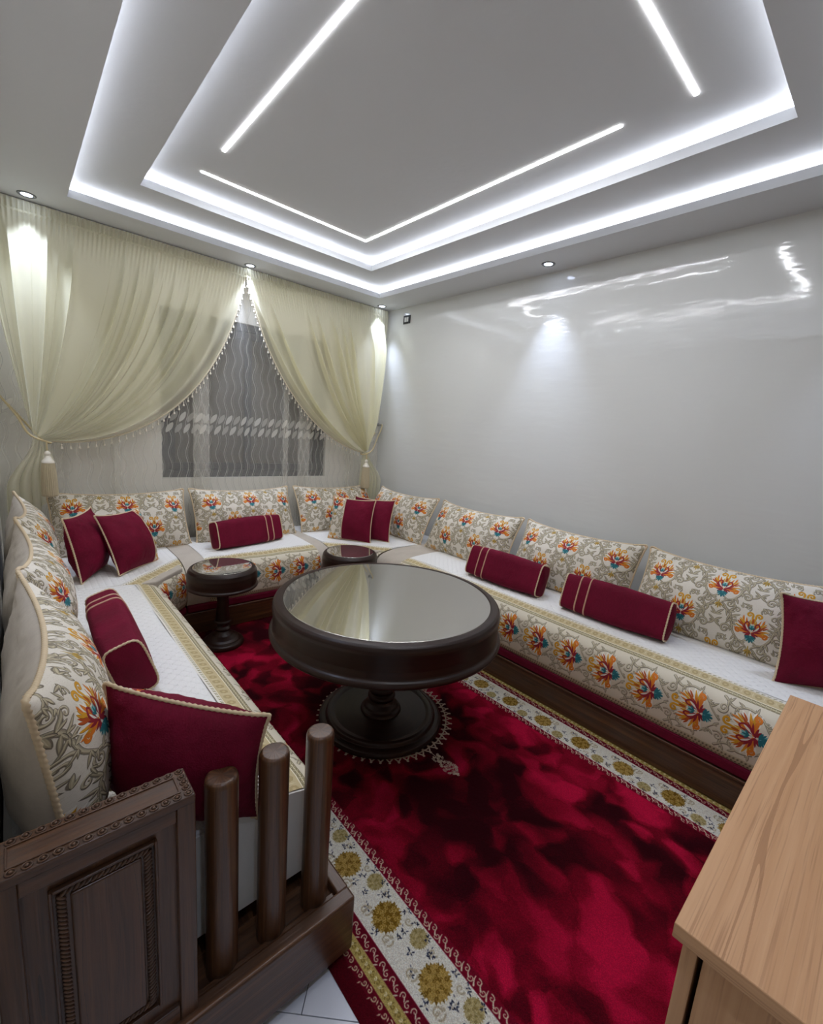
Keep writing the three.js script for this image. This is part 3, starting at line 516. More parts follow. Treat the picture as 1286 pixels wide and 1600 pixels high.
{
  const g = thing('left_sofa_base', 'dark wooden base of the left sofa with carved end panel and three round posts', 'sofa base', [-2.57, 0, 1.45]);
  const ox = 2.57, oz = -1.45, b = (n, x0, x1, y0, y1, z0, z1, r, gr, p = g, m = M.dark) => mesh(n, box(x0 + ox, x1 + ox, y0, y1, z0 + oz, z1 + oz, r, gr), m, p);
  b('plinth', XL + 0.02, -2.235, 0.018, BT, 0.03, 2.8, 0.004, 'z');
  b('end_platform', XL + 0.02, -2.245, 0.03, 0.172, 2.8, 2.9, 0.003, 'x');
  b('end_rail', XL + 0.02, -2.235, 0.03, 0.2, 2.895, 2.935, 0.008, 'x');
  b('side_rail', -2.27, -2.235, 0.03, 0.2, 2.79, 2.9, 0.006, 'z');
  b('rail_moulding', XL + 0.02, -2.27, 0.172, 0.186, 2.876, 2.897, 0.005, 'x');
  for (const x of [-2.553, -2.435, -2.315]) {
    const p = mesh('post', lathe([[0, 0.68], [0.027, 0.68], [0.0325, 0.676], [0.0345, 0.668], [0.0345, 0.17], [0, 0.17]], 40, 0.35, true), M.dark, g); p.position.set(x + ox, 0, 2.855 + oz);
  }
  const e = mesh('end_panel', box(-2.91 + ox, -2.625 + ox, 0.2, 0.705, 2.84 + oz, 2.905 + oz, 0.003, 'y'), M.dark, g);
  const s = (n, x0, x1, y0, y1, z0, z1, r, gr) => mesh(n, box(x0 + ox, x1 + ox, y0, y1, z0 + oz, z1 + oz, r, gr), M.dark, e);
  s('top_board', -2.912, -2.622, 0.7, 0.718, 2.834, 2.918, 0.003, 'x');
  s('corner_stile', -2.655, -2.622, 0.186, 0.702, 2.9, 2.917, 0.003, 'y'); s('corner_stile', -2.91, -2.877, 0.186, 0.702, 2.9, 2.917, 0.003, 'y');
  s('top_rail', -2.877, -2.655, 0.672, 0.702, 2.9, 2.917, 0.003, 'x'); s('bottom_rail', -2.877, -2.655, 0.186, 0.236, 2.9, 2.915, 0.003, 'x');
  s('raised_panel', -2.815, -2.712, 0.292, 0.628, 2.9, 2.911, 0.004, 'y');
  s('frame_bead', -2.843, -2.838, 0.27, 0.652, 2.9, 2.915, 0.002, 'y'); s('frame_bead', -2.692, -2.687, 0.27, 0.652, 2.9, 2.915, 0.002, 'y'); s('frame_bead', -2.838, -2.692, 0.647, 0.652, 2.9, 2.915, 0.002, 'x'); s('frame_bead', -2.838, -2.692, 0.27, 0.275, 2.9, 2.915, 0.002, 'x');
  // carved leaf moulding round the raised panel: slanting leaves, one strip a side
  const leafG = new THREE.SphereGeometry(1, 8, 6), strip = (n, f) => { const a = []; for (let i = 0; i < n; i++) { const q = leafG.clone(), [x, y, rot] = f(i); q.scale(0.0095, 0.0035, 0.004); q.rotateZ(rot); q.translate(x + ox, y, 2.908 + oz); a.push(q); } return boxUV(mergeGeometries(a)); };
  mesh('carved_moulding', strip(42, (i) => [-2.702, 0.285 + i * 0.0084, 0.7]), M.dark, e); mesh('carved_moulding', strip(42, (i) => [-2.827, 0.285 + i * 0.0084, -0.7]), M.dark, e);
  mesh('carved_moulding', strip(15, (i) => [-2.823 + i * 0.0084, 0.637, 0.8]), M.dark, e); mesh('carved_moulding', strip(15, (i) => [-2.823 + i * 0.0084, 0.285, 0.8]), M.dark, e);
  // carved roundels along both edges of the top board
  const rg = new THREE.TorusGeometry(0.0062, 0.0017, 6, 16); rg.rotateX(Math.PI / 2); boxUV(rg);
  const dome = new THREE.SphereGeometry(0.0036, 10, 6, 0, 7, 0, 1.57); boxUV(dome);
  const roundel = boxUV(mergeGeometries([rg, dome]));
  for (const z of [2.8435, 2.9085]) for (let i = 0; i < 15; i++) { const m = mesh('carved_roundel', roundel, M.dark, e); m.position.set(-2.902 + i * 0.01925 + ox, 0.7185, z + oz); }
  for (let i = 0; i < 3; i++) { const m = mesh('carved_roundel', roundel, M.dark, e); m.position.set(-2.632 + ox, 0.7185, 2.861 + i * 0.0155 + oz); }
  s('inlay_rim', -2.89, -2.643, 0.716, 0.7205, 2.852, 2.8555, 0.0012, 'x'); s('inlay_rim', -2.89, -2.643, 0.716, 0.7205, 2.897, 2.9005, 0.0012, 'x'); s('inlay_rim', -2.6465, -2.643, 0.716, 0.7205, 2.8555, 2.897, 0.0012, 'z'); s('inlay_rim', -2.89, -2.8865, 0.716, 0.7205, 2.8555, 2.897, 0.0012, 'z');
}

// ------------------------------------------------------------------ mattresses
// Cross-section from the lower front edge over the top to the back: [depth from front, height].
const MP = [[0.02, 0.214], [0.006, 0.24], [0, 0.3], [-0.002, 0.35], [0.002, 0.395], [0.012, 0.425], [0.03, 0.447], [0.06, 0.464], [0.1, 0.476], [0.16, 0.486], [0.26, 0.491], [0.4, 0.493], [0.6, 0.492], [0.72, 0.486]];
const SP = new THREE.CatmullRomCurve3(MP.map(([d, y]) => new THREE.Vector3(d, y, 0)), false, 'centripetal'), SPL = SP.getLength();
const prof = (s) => { const p = SP.getPointAt(clamp(s / SPL)); return [p.x, p.y]; };      // s: metres along the section from the lower front edge
// Local frame: x along the seat, z out to the room (front at z = 0, so depth d lies at z = -d).
function sheet(s0, s1, half0, half1, lift, ns, nl, uvf) {      // part of the seat surface; half(s) is half its length
  const half = (s) => (typeof half0 === 'function' ? half0(s) : half0);
  return grid(nl, ns, (u, v) => {
    const s = lerp(s0, s1, v), [d, y] = prof(s), [d2, y2] = prof(s + 0.004), [d1, y1] = prof(s - 0.004), n = Math.hypot(d2 - d1, y2 - y1) || 1, h = half(s);
    const k = lift * smooth(0, 0.06, Math.min(u, 1 - u) * 2 * h + 0.02);
    const wav = 0.002 * Math.sin(u * 17 + v * 3) * smooth(0.1, 0.3, s);
    return [lerp(-h, h, u), y + ((d2 - d1) / n) * k + wav, -(d - ((y2 - y1) / n) * k)];
  }, (u, v) => { const s = lerp(s0, s1, v), h = half(s); return uvf(lerp(-h, h, u), s); });
}
function bodyGeo(L, depth, half) {             // closed block with the same section, length L (or half(s) for a mitred block)
  const pts = []; for (let i = 0; i <= 26; i++) { const s = SPL * i / 26; const [d, y] = prof(s); pts.push([Math.min(d, depth), y, s]); }
  pts.push([depth, 0.22, SPL]); pts.push([0.02, 0.214, 0]);
  const n = pts.length - 1, hl = (s) => (half ? half(s) : L / 2), g = [];
  g.push(grid(24, n, (u, v) => { const [d, y, s] = pts[Math.round(v * n)], h = hl(s); return [lerp(-h, h, u), y, -d]; }, (u, v, p) => [p[0], p[1] + p[2]]));
  const sh = new THREE.Shape(pts.map(([d, y]) => new THREE.Vector2(d, y)));
  if (!half) for (const s of [-1, 1]) { const c = new THREE.ShapeGeometry(sh), p = c.attributes.position, uv = []; for (let i = 0; i < p.count; i++) { const d = p.getX(i), y = p.getY(i); p.setXYZ(i, s * L / 2, y, -d); uv.push(d, y); } c.setAttribute('uv', new THREE.Float32BufferAttribute(uv, 2)); if (s > 0) { const ix = c.index.array; for (let i = 0; i < ix.length; i += 3) { const t = ix[i]; ix[i] = ix[i + 1]; ix[i + 1] = t; } } c.computeVertexNormals(); g.push(c); }
  return mergeGeometries(g.map((q) => { q.deleteAttribute('uv1'); return q.index ? q.toNonIndexed() : q; }));
}
const BS = 0.36;                               // the border ends here along the section
function mattress(name, label, pos, turn, L, cov0, cov1) {      // cover from cov0 to cov1 along local x
  const g = thing(name, label, 'seat mattress', pos, turn), h = (cov1 - cov0) / 2, m = (cov0 + cov1) / 2;
  mesh('mattress_body', bodyGeo(L, turn > 0.1 ? 0.66 : 0.71), turn > 0.1 ? M.offWhite : M.beige, g, turn > 0.1 ? 'plain off-white end of the mattress' : 'plain beige mattress');
  const q = mesh('quilted_cover', sheet(BS, SPL - (turn > 0.1 ? 0.075 : 0.02), h, h, 0.006, 20, 40, (x, s) => [x, s]), M.quilt, g, 'white quilted seat cover'); q.position.x = m;
  const bd = mesh('embroidered_border', sheet(0.004, BS, h, h, 0.0075, 30, 40, (x, s) => [x + 0.05, s / BS * BW]), M.border, g, 'gold band and flowered front of the cover'); bd.position.x = m;
  mesh('velvet_band', box(-L / 2, L / 2, BT + 0.002, 0.216, -0.04, 0.002, 0.012, 'x'), M.velvet, g, 'burgundy velvet band below the flowers');
  return g;
}
mattress('long_right_mattress', 'long seat mattress with white quilted cover and flowered front along the glossy wall', [-0.772, 0, 2.56], -Math.PI / 2, 2.97, -1.24, 1.48);
mattress('window_mattress', 'seat mattress with white quilted cover and flowered front below the window', [-1.535, 0, 0.8], 0, 1.06, -0.39, 0.43);
mattress('long_left_mattress', 'long white quilted seat mattress along the left wall, nearest the camera', [-2.248, 0, 1.89], Math.PI / 2, 1.81, -0.9, 0.9);
function cornerMattress(label, mid, turn, corner, sideA, sideB, halfFront) {
  // chamfered corner seat: its front runs at 45 degrees, its top fills the corner of the room
  const g = thing('corner_mattress', label, 'corner seat', mid, turn, undefined);
  const half = (s) => halfFront + Math.max(0, prof(s)[0]) * 1.0;
  mesh('embroidered_border', sheet(0.004, BS, half, half, 0.0075, 30, 24, (x, s) => [x, s / BS * BW]), M.border, g, 'gold band and flowered front of the cover');
  mesh('velvet_band', box(-halfFront, halfFront, BT + 0.002, 0.216, -0.04, 0.002, 0.012, 'x'), M.velvet, g);
  // top and body: polygon from the border's inner edge back to the walls, in local axes
  const inv = new THREE.Matrix4().makeRotationY(-turn), loc = ([x, z]) => { const v = new THREE.Vector3(x - mid[0], 0, z - mid[2]).applyMatrix4(inv); return new THREE.Vector2(v.x, -v.z); };
  const d0 = prof(BS)[0], poly = [new THREE.Vector2(-half(BS), d0), new THREE.Vector2(half(BS), d0), ...[sideB, corner, sideA].map(loc)];
  const top = new THREE.ExtrudeGeometry(new THREE.Shape(poly), { depth: 0.012, bevelEnabled: true, bevelSize: 0.004, bevelThickness: 0.006, bevelSegments: 2, bevelOffset: -0.004 }); top.rotateX(-Math.PI / 2); top.translate(0, 0.475, 0);
  mesh('quilted_cover', boxUV(top, 'z'), M.quilt, g, 'white quilted seat cover');
  const full = [new THREE.Vector2(-halfFront, 0.02), new THREE.Vector2(halfFront, 0.02), ...[sideB, corner, sideA].map(loc)];
  const body = new THREE.ExtrudeGeometry(new THREE.Shape(full), { depth: 0.24, bevelEnabled: true, bevelSize: 0.006, bevelThickness: 0.01, bevelSegments: 2, bevelOffset: -0.008 }); body.rotateX(-Math.PI / 2); body.translate(0, 0.226, 0);
  mesh('mattress_body', boxUV(body, 'z'), M.beige, g);
}
cornerMattress('white quilted corner seat with slanting gold band in the left window corner', [-2.165, 0, 0.89], Math.PI / 4, [XL + 0.02, 0.03], [XL + 0.02, 0.98], [-2.068, 0.03], 0.135);
cornerMattress('corner seat with slanting gold band in the right window corner', [-0.885, 0, 0.935], -Math.PI / 4, [-0.02, 0.03], [-1.002, 0.03], [-0.02, 1.072], 0.16);

// ------------------------------------------------------------------ cushions
function pillowSurface(w, h, t, side, opt = {}) {
  const pt = opt.top ?? 0.12, pb = opt.bottom ?? 0.03, ps = opt.sides ?? 0.05, e = opt.power ?? 4, nu = opt.nu ?? 56, nv = opt.nv ?? 36;
  const ez = (x) => 0.5 - 0.5 * Math.cos(clamp((x + 1) / 2) * Math.PI), sm = (x) => lerp(2 * ez(x) - 1, x, 0.45);
  const f = (a, b) => {
    const u = sm(a * 2 - 1), v = sm(b * 2 - 1);
    const x = w / 2 * u * (1 - ps * (1 - v * v)), y = h / 2 * v * (1 - (v > 0 ? pt : pb) * (1 - Math.pow(Math.abs(u), 2.2)));
    let z = t / 2 * Math.pow(Math.max(0, (1 - Math.pow(Math.abs(u), e)) * (1 - v * v)), 0.62) * (1 - 0.16 * v);
    const edge = Math.min(1 - Math.abs(u), 1 - Math.abs(v)), wr = smooth(0, 0.12, edge) * (1 - smooth(0.2, 0.7, edge));
    z += wr * 0.006 * (vnoise(u * 14 + side * 3, v * 9 + 5, 64, 64, 301) - 0.4) + smooth(0, 0.25, edge) * 0.008 * (vnoise(u * 3 + 9, v * 3 + side * 7, 64, 64, 303) - 0.5);
    return [x * side, y + h / 2, z * side + (opt.bow ?? 0) * (1 - u * u) * smooth(-1, 1, v)];
  };
  return grid(nu, nv, f, (a, b, p) => [p[0] + w / 2, p[1]]);
}
function pillowRim(w, h, opt = {}) {
  const pt = opt.top ?? 0.12, pb = opt.bottom ?? 0.03, ps = opt.sides ?? 0.05, o = [], n = 12;
  const P = (u, v) => [w / 2 * u * (1 - ps * (1 - v * v)), h / 2 + h / 2 * v * (1 - (v > 0 ? pt : pb) * (1 - Math.pow(Math.abs(u), 2.2))), (opt.bow ?? 0) * (1 - u * u) * smooth(-1, 1, v)];
  for (let i = 0; i < n; i++) o.push(P(-1 + 2 * i / n, -1)); for (let i = 0; i < n; i++) o.push(P(1, -1 + 2 * i / n)); for (let i = 0; i < n; i++) o.push(P(1 - 2 * i / n, 1)); for (let i = 0; i < n; i++) o.push(P(-1, 1 - 2 * i / n));
  return o;
}
function shiftUV(g, du, dv) { const uv = g.attributes.uv; for (let i = 0; i < uv.count; i++) uv.setXY(i, uv.getX(i) + du, uv.getY(i) + dv); return g; }
function lay(o, [x, y, z], nx, nz, lean, roll = 0) { o.rotation.order = 'YXZ'; o.position.set(x, y, z); o.rotation.set(-lean, Math.atan2(nx, nz), roll); return o; }
const SEAT = 0.49;
const BC = { top: 0.19, bottom: 0.03, sides: 0.04, bow: 0.035 };
const backProto = thing('back_cushion', 'x', 'cushion', [0, 0, 0], 0, undefined);
// palmettes of the top row 7 cm under the seam, columns at 26.5 and 55.5 cm
mesh('front_cover', shiftUV(pillowSurface(0.8, 0.43, 0.23, 1, BC), -0.265, 0.36 - 0.33 * 0.25 - 0.16), M.damask, backProto, 'embroidered front with orange and teal palmettes');
mesh('back_cover', pillowSurface(0.8, 0.43, 0.19, -1, BC), M.beige, backProto, 'plain beige back');
mesh('piping', cord(pillowRim(0.8, 0.43, BC), 0.0058, true), M.cordPale, backProto, 'twisted cream cord');
const backSpots = [
  ['flowered back cushion at the left end of the window sofa, behind two burgundy cushions', [-2.3, SEAT, 0.3], 0, 1, 0.46],
  ['flowered back cushion below the window, behind a burgundy bolster', [-1.46, SEAT, 0.3], 0, 1, 0.46],
  ['flowered back cushion at the right end of the window sofa, beside the right curtain', [-0.6, SEAT, 0.3], 0, 1, 0.46],
  ['flowered back cushion on the right wall nearest the curtain', [-0.32, SEAT, 0.685], -1, 0, 0.46],
  ['flowered back cushion on the right wall, second from the curtain', [-0.32, SEAT, 1.545], -1, 0, 0.46],
  ['flowered back cushion on the right wall, third from the curtain, between two bolsters', [-0.32, SEAT, 2.385], -1, 0, 0.46],
  ['flowered back cushion on the right wall above the wooden cabinet, farthest from the curtain', [-0.32, SEAT, 3.21], -1, 0, 0.46],
  ['flowered back cushion on the left wall beside the window corner, farthest of three', [-2.795, SEAT, 0.72], 1, 0, 0.13],
  ['flowered back cushion on the left wall, middle one of three', [-2.795, SEAT, 1.55], 1, 0, 0.13],
  ['flowered back cushion on the left wall behind the carved end panel, nearest of three', [-2.795, SEAT, 2.37], 1, 0, 0.13],
];
backSpots.forEach(([label, p, nx, nz, lean], i) => { const o = i ? copy(backProto, 'back_cushion', label) : backProto; o.userData.label = label; lay(o, p, nx, nz, lean); });

// square cushions: burgundy velvet with a flowered strip down one side of the face
const SQ = { top: 0.09, bottom: 0.05, sides: 0.08, power: 2.6, nu: 44, nv: 40 };
function squareCushion(label, p, nx, nz, lean, stripe, roll = 0, SW = 0.37, SH = 0.36, T = 0.17) {       // stripe: share of the face, from the left (+) or right (-)
  const o = thing('square_cushion', label, 'cushion', [0, 0, 0], 0, undefined);
  const front = pillowSurface(SW, SH, T, 1, SQ), n = SQ.nu, cut = Math.round(Math.abs(stripe) * n), from = stripe > 0 ? [0, cut] : [n - cut, n];
  const pick = (inside) => { const g = front.clone(), ix = []; for (let j = 0; j < SQ.nv; j++) for (let i = 0; i < n; i++) if ((i >= from[0] && i < from[1]) === inside) { const a = j * (n + 1) + i; ix.push(a, a + 1, a + n + 2, a, a + n + 2, a + n + 1); } g.setIndex(ix); return g; };
  mesh('velvet_front', pick(false), M.velvet, o, 'burgundy velvet');
  if (cut) { mesh('flowered_strip', shiftUV(pick(true), 0.1, 0.1), M.damask, o, 'embroidered strip'); const i = stripe > 0 ? cut : n - cut, pos = front.attributes.position, line = []; for (let j = 1; j < SQ.nv; j += 3) { const k = j * (n + 1) + i; line.push([pos.getX(k), pos.getY(k), pos.getZ(k) + 0.001]); } mesh('seam_cord', tube(line, 0.003, 30, 6), M.cordPale, o); }
  mesh('velvet_back', pillowSurface(SW, SH, T * 0.85, -1, SQ), M.velvet, o, 'burgundy velvet');
  mesh('piping', cord(pillowRim(SW, SH, SQ), 0.0046, true), M.cordPale, o, 'twisted cream cord');
  return lay(o, p, nx, nz, lean, roll);
}
squareCushion('burgundy square cushion leaning in the left corner, its thin side to the camera', [-2.53, SEAT + 0.003, 0.721], 0.906, 0.423, 0.2, 0, -0.013);
squareCushion('burgundy square cushion with flowered strip, in front of another in the left corner', [-2.303, SEAT + 0.003, 0.716], 0.728, 0.686, 0.4, -0.24, -0.05);
squareCushion('burgundy square cushion with flowered strip on its left in the right corner', [-0.785, SEAT + 0.003, 0.708], -0.787, 0.617, 0.22, 0.36, -0.018, 0.37, 0.36, 0.13);
squareCushion('burgundy square cushion standing behind another in the right corner', [-0.612, SEAT + 0.003, 0.75], -0.857, 0.515, 0.28, 0, 0, 0.37, 0.36, 0.14);
squareCushion('large burgundy square cushion at the near end of the left sofa, behind the wooden posts', [-2.583, SEAT + 0.003, 2.678], 0.7, -0.714, 0.14, -0.26, 0.12, 0.37, 0.315, 0.22);
squareCushion('burgundy square cushion at the near end of the right sofa beside the cabinet', [-0.37, SEAT + 0.003, 3.66], -0.8, 0.6, 0.2, 0, 0, 0.42, 0.38);

// bolsters: flat velvet blocks with corded ends and two corded stripes
function bolsterSection(w) { const o = []; for (let i = 0; i < 40; i++) { const a = i / 40 * Math.PI * 2, c = Math.cos(a), s = Math.sin(a), k = 0.42; o.push([Math.sign(c) * Math.pow(Math.abs(c), k) * 0.066 * w, 0.107 + Math.sign(s) * Math.pow(Math.abs(s), k) * 0.105 * lerp(1, w, 0.6)]); } return o; }
const BOL = 0.535;
function makeBolster() {
  const o = thing('bolster_cushion', 'x', 'bolster', [0, 0, 0], 0, undefined);
  const wAt = (u) => 0.86 + 0.16 * Math.sin(Math.PI * u), pts = (u) => bolsterSection(wAt(u)), N = 40;
  const body = grid(N, 36, (a, b) => { const q = pts(b)[Math.round(a * N) % N]; return [lerp(-BOL / 2, BOL / 2, b), q[1] + 0.002 * (vnoise(a * 14, b * 12, 14, 64, 401) - 0.5), q[0]]; }, (a, b, p) => [p[0], a * 0.5]);
  mesh('velvet_body', body, M.velvet, o, 'burgundy velvet');
  for (const s of [-1, 1]) {
    const rim = pts(0), cap = grid(N, 5, (a, b) => { const q = rim[Math.round(a * N) % N], k = 1 - b * 0.999; return [s * (BOL / 2 + 0.018 * (1 - k * k)), 0.107 + (q[1] - 0.107) * k, q[0] * k]; }, (a, b, p) => [p[2], p[1]]);
    if (s < 0) { const ix = cap.index.array; for (let i = 0; i < ix.length; i += 3) { const t = ix[i]; ix[i] = ix[i + 1]; ix[i + 1] = t; } cap.computeVertexNormals(); }
    mesh('end_cap', cap, M.velvet, o);
    mesh('end_piping', cord(rim.filter((_, i) => i % 2 === 0).map(([z, y]) => [s * BOL / 2, y, z]), 0.0038, true), M.cordPale, o, 'twisted cream cord');
  }
  for (const u of [0.16, 0.26]) mesh('corded_stripe', tube(pts(u).filter((_, i) => i % 2 === 0).map(([z, y]) => [lerp(-BOL / 2, BOL / 2, u), y, z]), 0.0042, 80, 6, true), M.cordPink, o, 'pale cord stripe');
  return o;
}
const bol = makeBolster();
[
  ['burgundy bolster with two pale stripes below the window', [-1.54, SEAT + 0.004, 0.5], 0.2, 0.98, 0.3, true],
  ['burgundy bolster with two pale stripes on the right sofa, behind the large round table', [-0.545, SEAT + 0.004, 2.1], -1, 0.03, 0.33, false],
  ['burgundy bolster with two pale stripes on the right sofa, nearer the cabinet', [-0.525, SEAT + 0.004, 2.8], -1, 0.06, 0.33, false],
  ['burgundy bolster with two pale stripes on the left sofa, its corded end to the camera', [-2.555, SEAT + 0.004, 1.88], 1, 0.02, 0.33, true],
].forEach(([label, p, nx, nz, lean, flip], i) => { const o = i ? copy(bol, 'bolster_cushion', label) : bol; o.userData.label = label; lay(o, p, nx, nz, lean); if (flip) { o.rotation.y += Math.PI; o.rotation.x = lean; } });

// ------------------------------------------------------------------ cabinet
{
  const g = thing('wooden_cabinet', 'light walnut cabinet with overhanging top at the right front', 'cabinet', [-1.72, 0, 3.82]), T = 0.76, x0 = -0.457, x1 = 0.505, z0 = -0.222, z1 = 0.21;
  mesh('top_board', box(x0, x1, T - 0.024, T, z0, z1, 0.0018, 'x'), M.walnut, g);
  for (const x of [x0 + 0.018, x1 - 0.036]) mesh('side_panel', box(x, x + 0.018, 0.06, T - 0.024, z0 + 0.038, z1 - 0.01, 0.001, 'y'), M.walnut, g);
  mesh('bottom_panel', box(x0 + 0.036, x1 - 0.036, 0.06, 0.078, z0 + 0.045, z1 - 0.01, 0.001, 'x'), M.walnut, g);
  mesh('back_panel', box(x0 + 0.036, x1 - 0.036, 0.078, T - 0.024, z1 - 0.018, z1 - 0.01, 0.001, 'x'), M.walnut, g);
  mesh('kick_board', box(x0 + 0.04, x1 - 0.04, 0.001, 0.06, z0 + 0.06, z1 - 0.02, 0.001, 'x'), M.walnut, g);
  const mid = (x0 + x1) / 2;
  for (const [a, b] of [[x0 + 0.018, mid - 0.0015], [mid + 0.0015, x1 - 0.018]]) mesh('door', box(a, b, 0.063, T - 0.03, z0 + 0.012, z0 + 0.031, 0.001, 'y'), M.walnut, g);
}

// ------------------------------------------------------------------ curtains
const bez = (P, t) => { const k = 1 - t, a = k * k * k, b = 3 * k * k * t, c = 3 * k * t * t, d = t * t * t; return [0, 1].map((i) => a * P[0][i] + b * P[1][i] + c * P[2][i] + d * P[3][i]); };
const TOPY = 2.562;
// s = 0 at the wall side, 1 at the inner edge
const strandL = (s) => [[lerp(-2.9, -1.415, s), TOPY], [lerp(-2.9, -1.57, s), lerp(2.1, 1.62, s)], [lerp(-2.79, -2.15, s * s * 0.35 + s * 0.65), lerp(1.55, 1.155, s)], [lerp(-2.745, -2.675, s), lerp(1.245, 1.205, s)]];
const strandR = (s) => [[lerp(-0.03, -1.435, s), TOPY], [lerp(-0.04, -1.26, s), lerp(2.1, 1.72, s)], [lerp(-0.18, -0.75, s * s * 0.4 + s * 0.6), lerp(1.5, 1.265, s)], [lerp(-0.24, -0.285, s), lerp(1.225, 1.195, s)]];
function drape(strand, dir, N, ph, name, label, zoff) {
  const g = thing(name, label, 'curtain', [0, 0, 0], 0, undefined);
  const fold = (s, t) => {
    // irregular fold phase; folds open towards the middle and close again at the tie
    const p = 2 * Math.PI * (N * s + 0.55 * Math.sin(s * 9 + ph) + 0.25 * Math.sin(s * 23 + ph * 2)), env = smooth(0.05, 0.3, t), close = smooth(0.72, 1, t);
    const A = lerp(lerp(0.004, 0.062, env), 0.015, close);
    const q = p / (2 * Math.PI), d = q - Math.floor(q) - 0.5, rg = Math.exp(-(d * d) / 0.012), amp = 0.55 + 0.6 * hash(Math.floor(q), N, 5);
    const sE = clamp(s - 2.3 * env * lerp(1, 0.7, close) * amp * d * rg / N, 0, 1), pl = Math.sin(2 * Math.PI * 62 * s) * 0.006 * (1 - smooth(0.02, 0.14, t));
    return [sE, A * amp * (2 * rg - 0.5) + pl];
  };
  const at = (s, t) => {
    const [sE, dz] = fold(s, t), [x, y] = bez(strand(sE), t), belly = Math.sin(Math.PI * clamp(t)) * 0.02;
    return [x, y, lerp(0.074, 0.155, t) + belly + dz * smooth(-0.02, 0.05, Math.min(s, 1 - s) + 0.03) + zoff * (1 - t)];
  };
  mesh('swept_panel', grid(460, 64, (a, b) => at(a, b), (a, b) => [a * 1.6, b * 1.6]), M.drape, g, 'sheer cream cloth gathered to the side');
  // stitched header tape
  mesh('header_tape', grid(200, 2, (a, b) => { const [x, , z] = at(a, 0.0); return [x, TOPY - 0.068 + 0.012 * b, z + 0.009 + 0.003 * Math.sin(a * 420)]; }), M.drape, g, 'stitched line of the gathered header');
  // hem ribbon and pearl drops down the inner edge
  const edge = []; for (let i = 0; i <= 40; i++) edge.push(at(1, lerp(0.02, 0.985, i / 40)));
  const rib = new THREE.CatmullRomCurve3(edge.map((p) => new THREE.Vector3(...p))), L = rib.getLength();
  mesh('edge_trim', cord(edge, 0.0055, false, 0.02, 6, 6), M.trim, g, 'beaded edge trim');
  const drop = mergeGeometries([new THREE.CylinderGeometry(0.0012, 0.0012, 0.016, 5).translate(0, -0.008, 0), new THREE.SphereGeometry(0.0048, 8, 6).translate(0, -0.018, 0), lathe([[0.001, -0.021], [0.004, -0.03], [0.0075, -0.04], [0.007, -0.045], [0, -0.047]], 8)]);
  for (let i = 1, n = Math.round(L / 0.045); i < n; i++) { const p = rib.getPointAt(i / n), m = mesh('pearl_drop', drop, M.pearl, g); m.position.copy(p); m.rotation.y = i; }
  return g;
}
const leftDrape = drape(strandL, 1, 11, 0.4, 'left_drape', 'sheer cream curtain swept to the left of the window with pearl edge', 0);
const rightDrape = drape(strandR, -1, 9, 2.1, 'right_drape', 'sheer cream curtain swept to the right of the window with pearl edge', 0.012);
function tail(g, x0, x1, tx, ty, yEnd, ph, n) {       // the hanging part below the tie
  mesh('hanging_tail', grid(120, 40, (a, b) => {
    const open = smooth(0, 0.5, b), p = 2 * Math.PI * (n * a + 0.2 * Math.sin(a * 7 + ph)), x = lerp(lerp(tx - 0.03, tx + 0.03, a), lerp(x0, x1, a), open * 0.85 + b * 0.15);
    return [x + 0.01 * Math.sin(p) * open, lerp(ty, yEnd(a), b), 0.15 + lerp(0.012, 0.026, open) * Math.cos(p) - 0.05 * b];
  }, (a, b) => [a * 0.6, b * 0.6]), M.drape, g, 'cloth hanging below the tie');
}
tail(leftDrape, -2.9, -2.655, -2.715, 1.215, (a) => lerp(0.6, 0.93, a * a), 1, 5);
tail(rightDrape, -0.3, -0.035, -0.262, 1.2, () => 0.62, 2, 5);
function tieback(label, hook, knot, side) {
  const g = thing('tieback_cord', label, 'tieback'), [kx, ky] = knot;
  mesh('cord', cord([[hook[0], hook[1], 0.012], [hook[0], hook[1], 0.07], [lerp(hook[0], kx, 0.5), lerp(hook[1], ky, 0.5) - 0.01, 0.16], [kx - side * 0.045, ky + 0.025, 0.2], [kx + side * 0.03, ky - 0.012, 0.212], [kx + side * 0.05, ky - 0.02, 0.17], [kx + side * 0.02, ky - 0.012, 0.11], [hook[0] * 0.7 + kx * 0.3, hook[1] * 0.7 + ky * 0.3, 0.06]], 0.006, false, 0.02, 6), M.gold, g);
  mesh('wall_hook', lathe([[0.002, 0], [0.018, 0.002], [0.018, 0.008], [0.007, 0.012], [0.006, 0.05], [0.012, 0.056], [0, 0.062]], 20).rotateX(Math.PI / 2).translate(hook[0], hook[1], 0.002), M.chrome, g);
  const tx = kx + side * 0.028, tz = 0.215, T = ky - 0.02;
  mesh('hanging_cord', tube([[tx, T + 0.01, tz], [tx, T - 0.03, tz], [tx, T - 0.06, tz]], 0.004, 10, 6), M.gold, g);
  mesh('tassel_head', lathe([[0.004, 0], [0.014, -0.008], [0.017, -0.02], [0.012, -0.032], [0.016, -0.036], [0.022, -0.05], [0.03, -0.06], [0.034, -0.072], [0.03, -0.078], [0, -0.078]].reverse(), 28).translate(tx, T - 0.045, tz), M.pearl, g);
  const sk = lathe([[0, -0.28], [0.036, -0.28], [0.04, -0.27], [0.039, -0.2], [0.036, -0.13], [0.031, -0.077], [0, -0.076]], 96), p = sk.attributes.position;
  for (let i = 0; i < p.count; i++) { const a = Math.atan2(p.getX(i), p.getZ(i)), k = 1 + 0.06 * Math.cos(a * 24); p.setX(i, p.getX(i) * k); p.setZ(i, p.getZ(i) * k); } sk.computeVertexNormals();
  mesh('tassel_skirt', sk.translate(tx, T - 0.045, tz), M.tassel, g, 'beige fringe of the tassel');
}
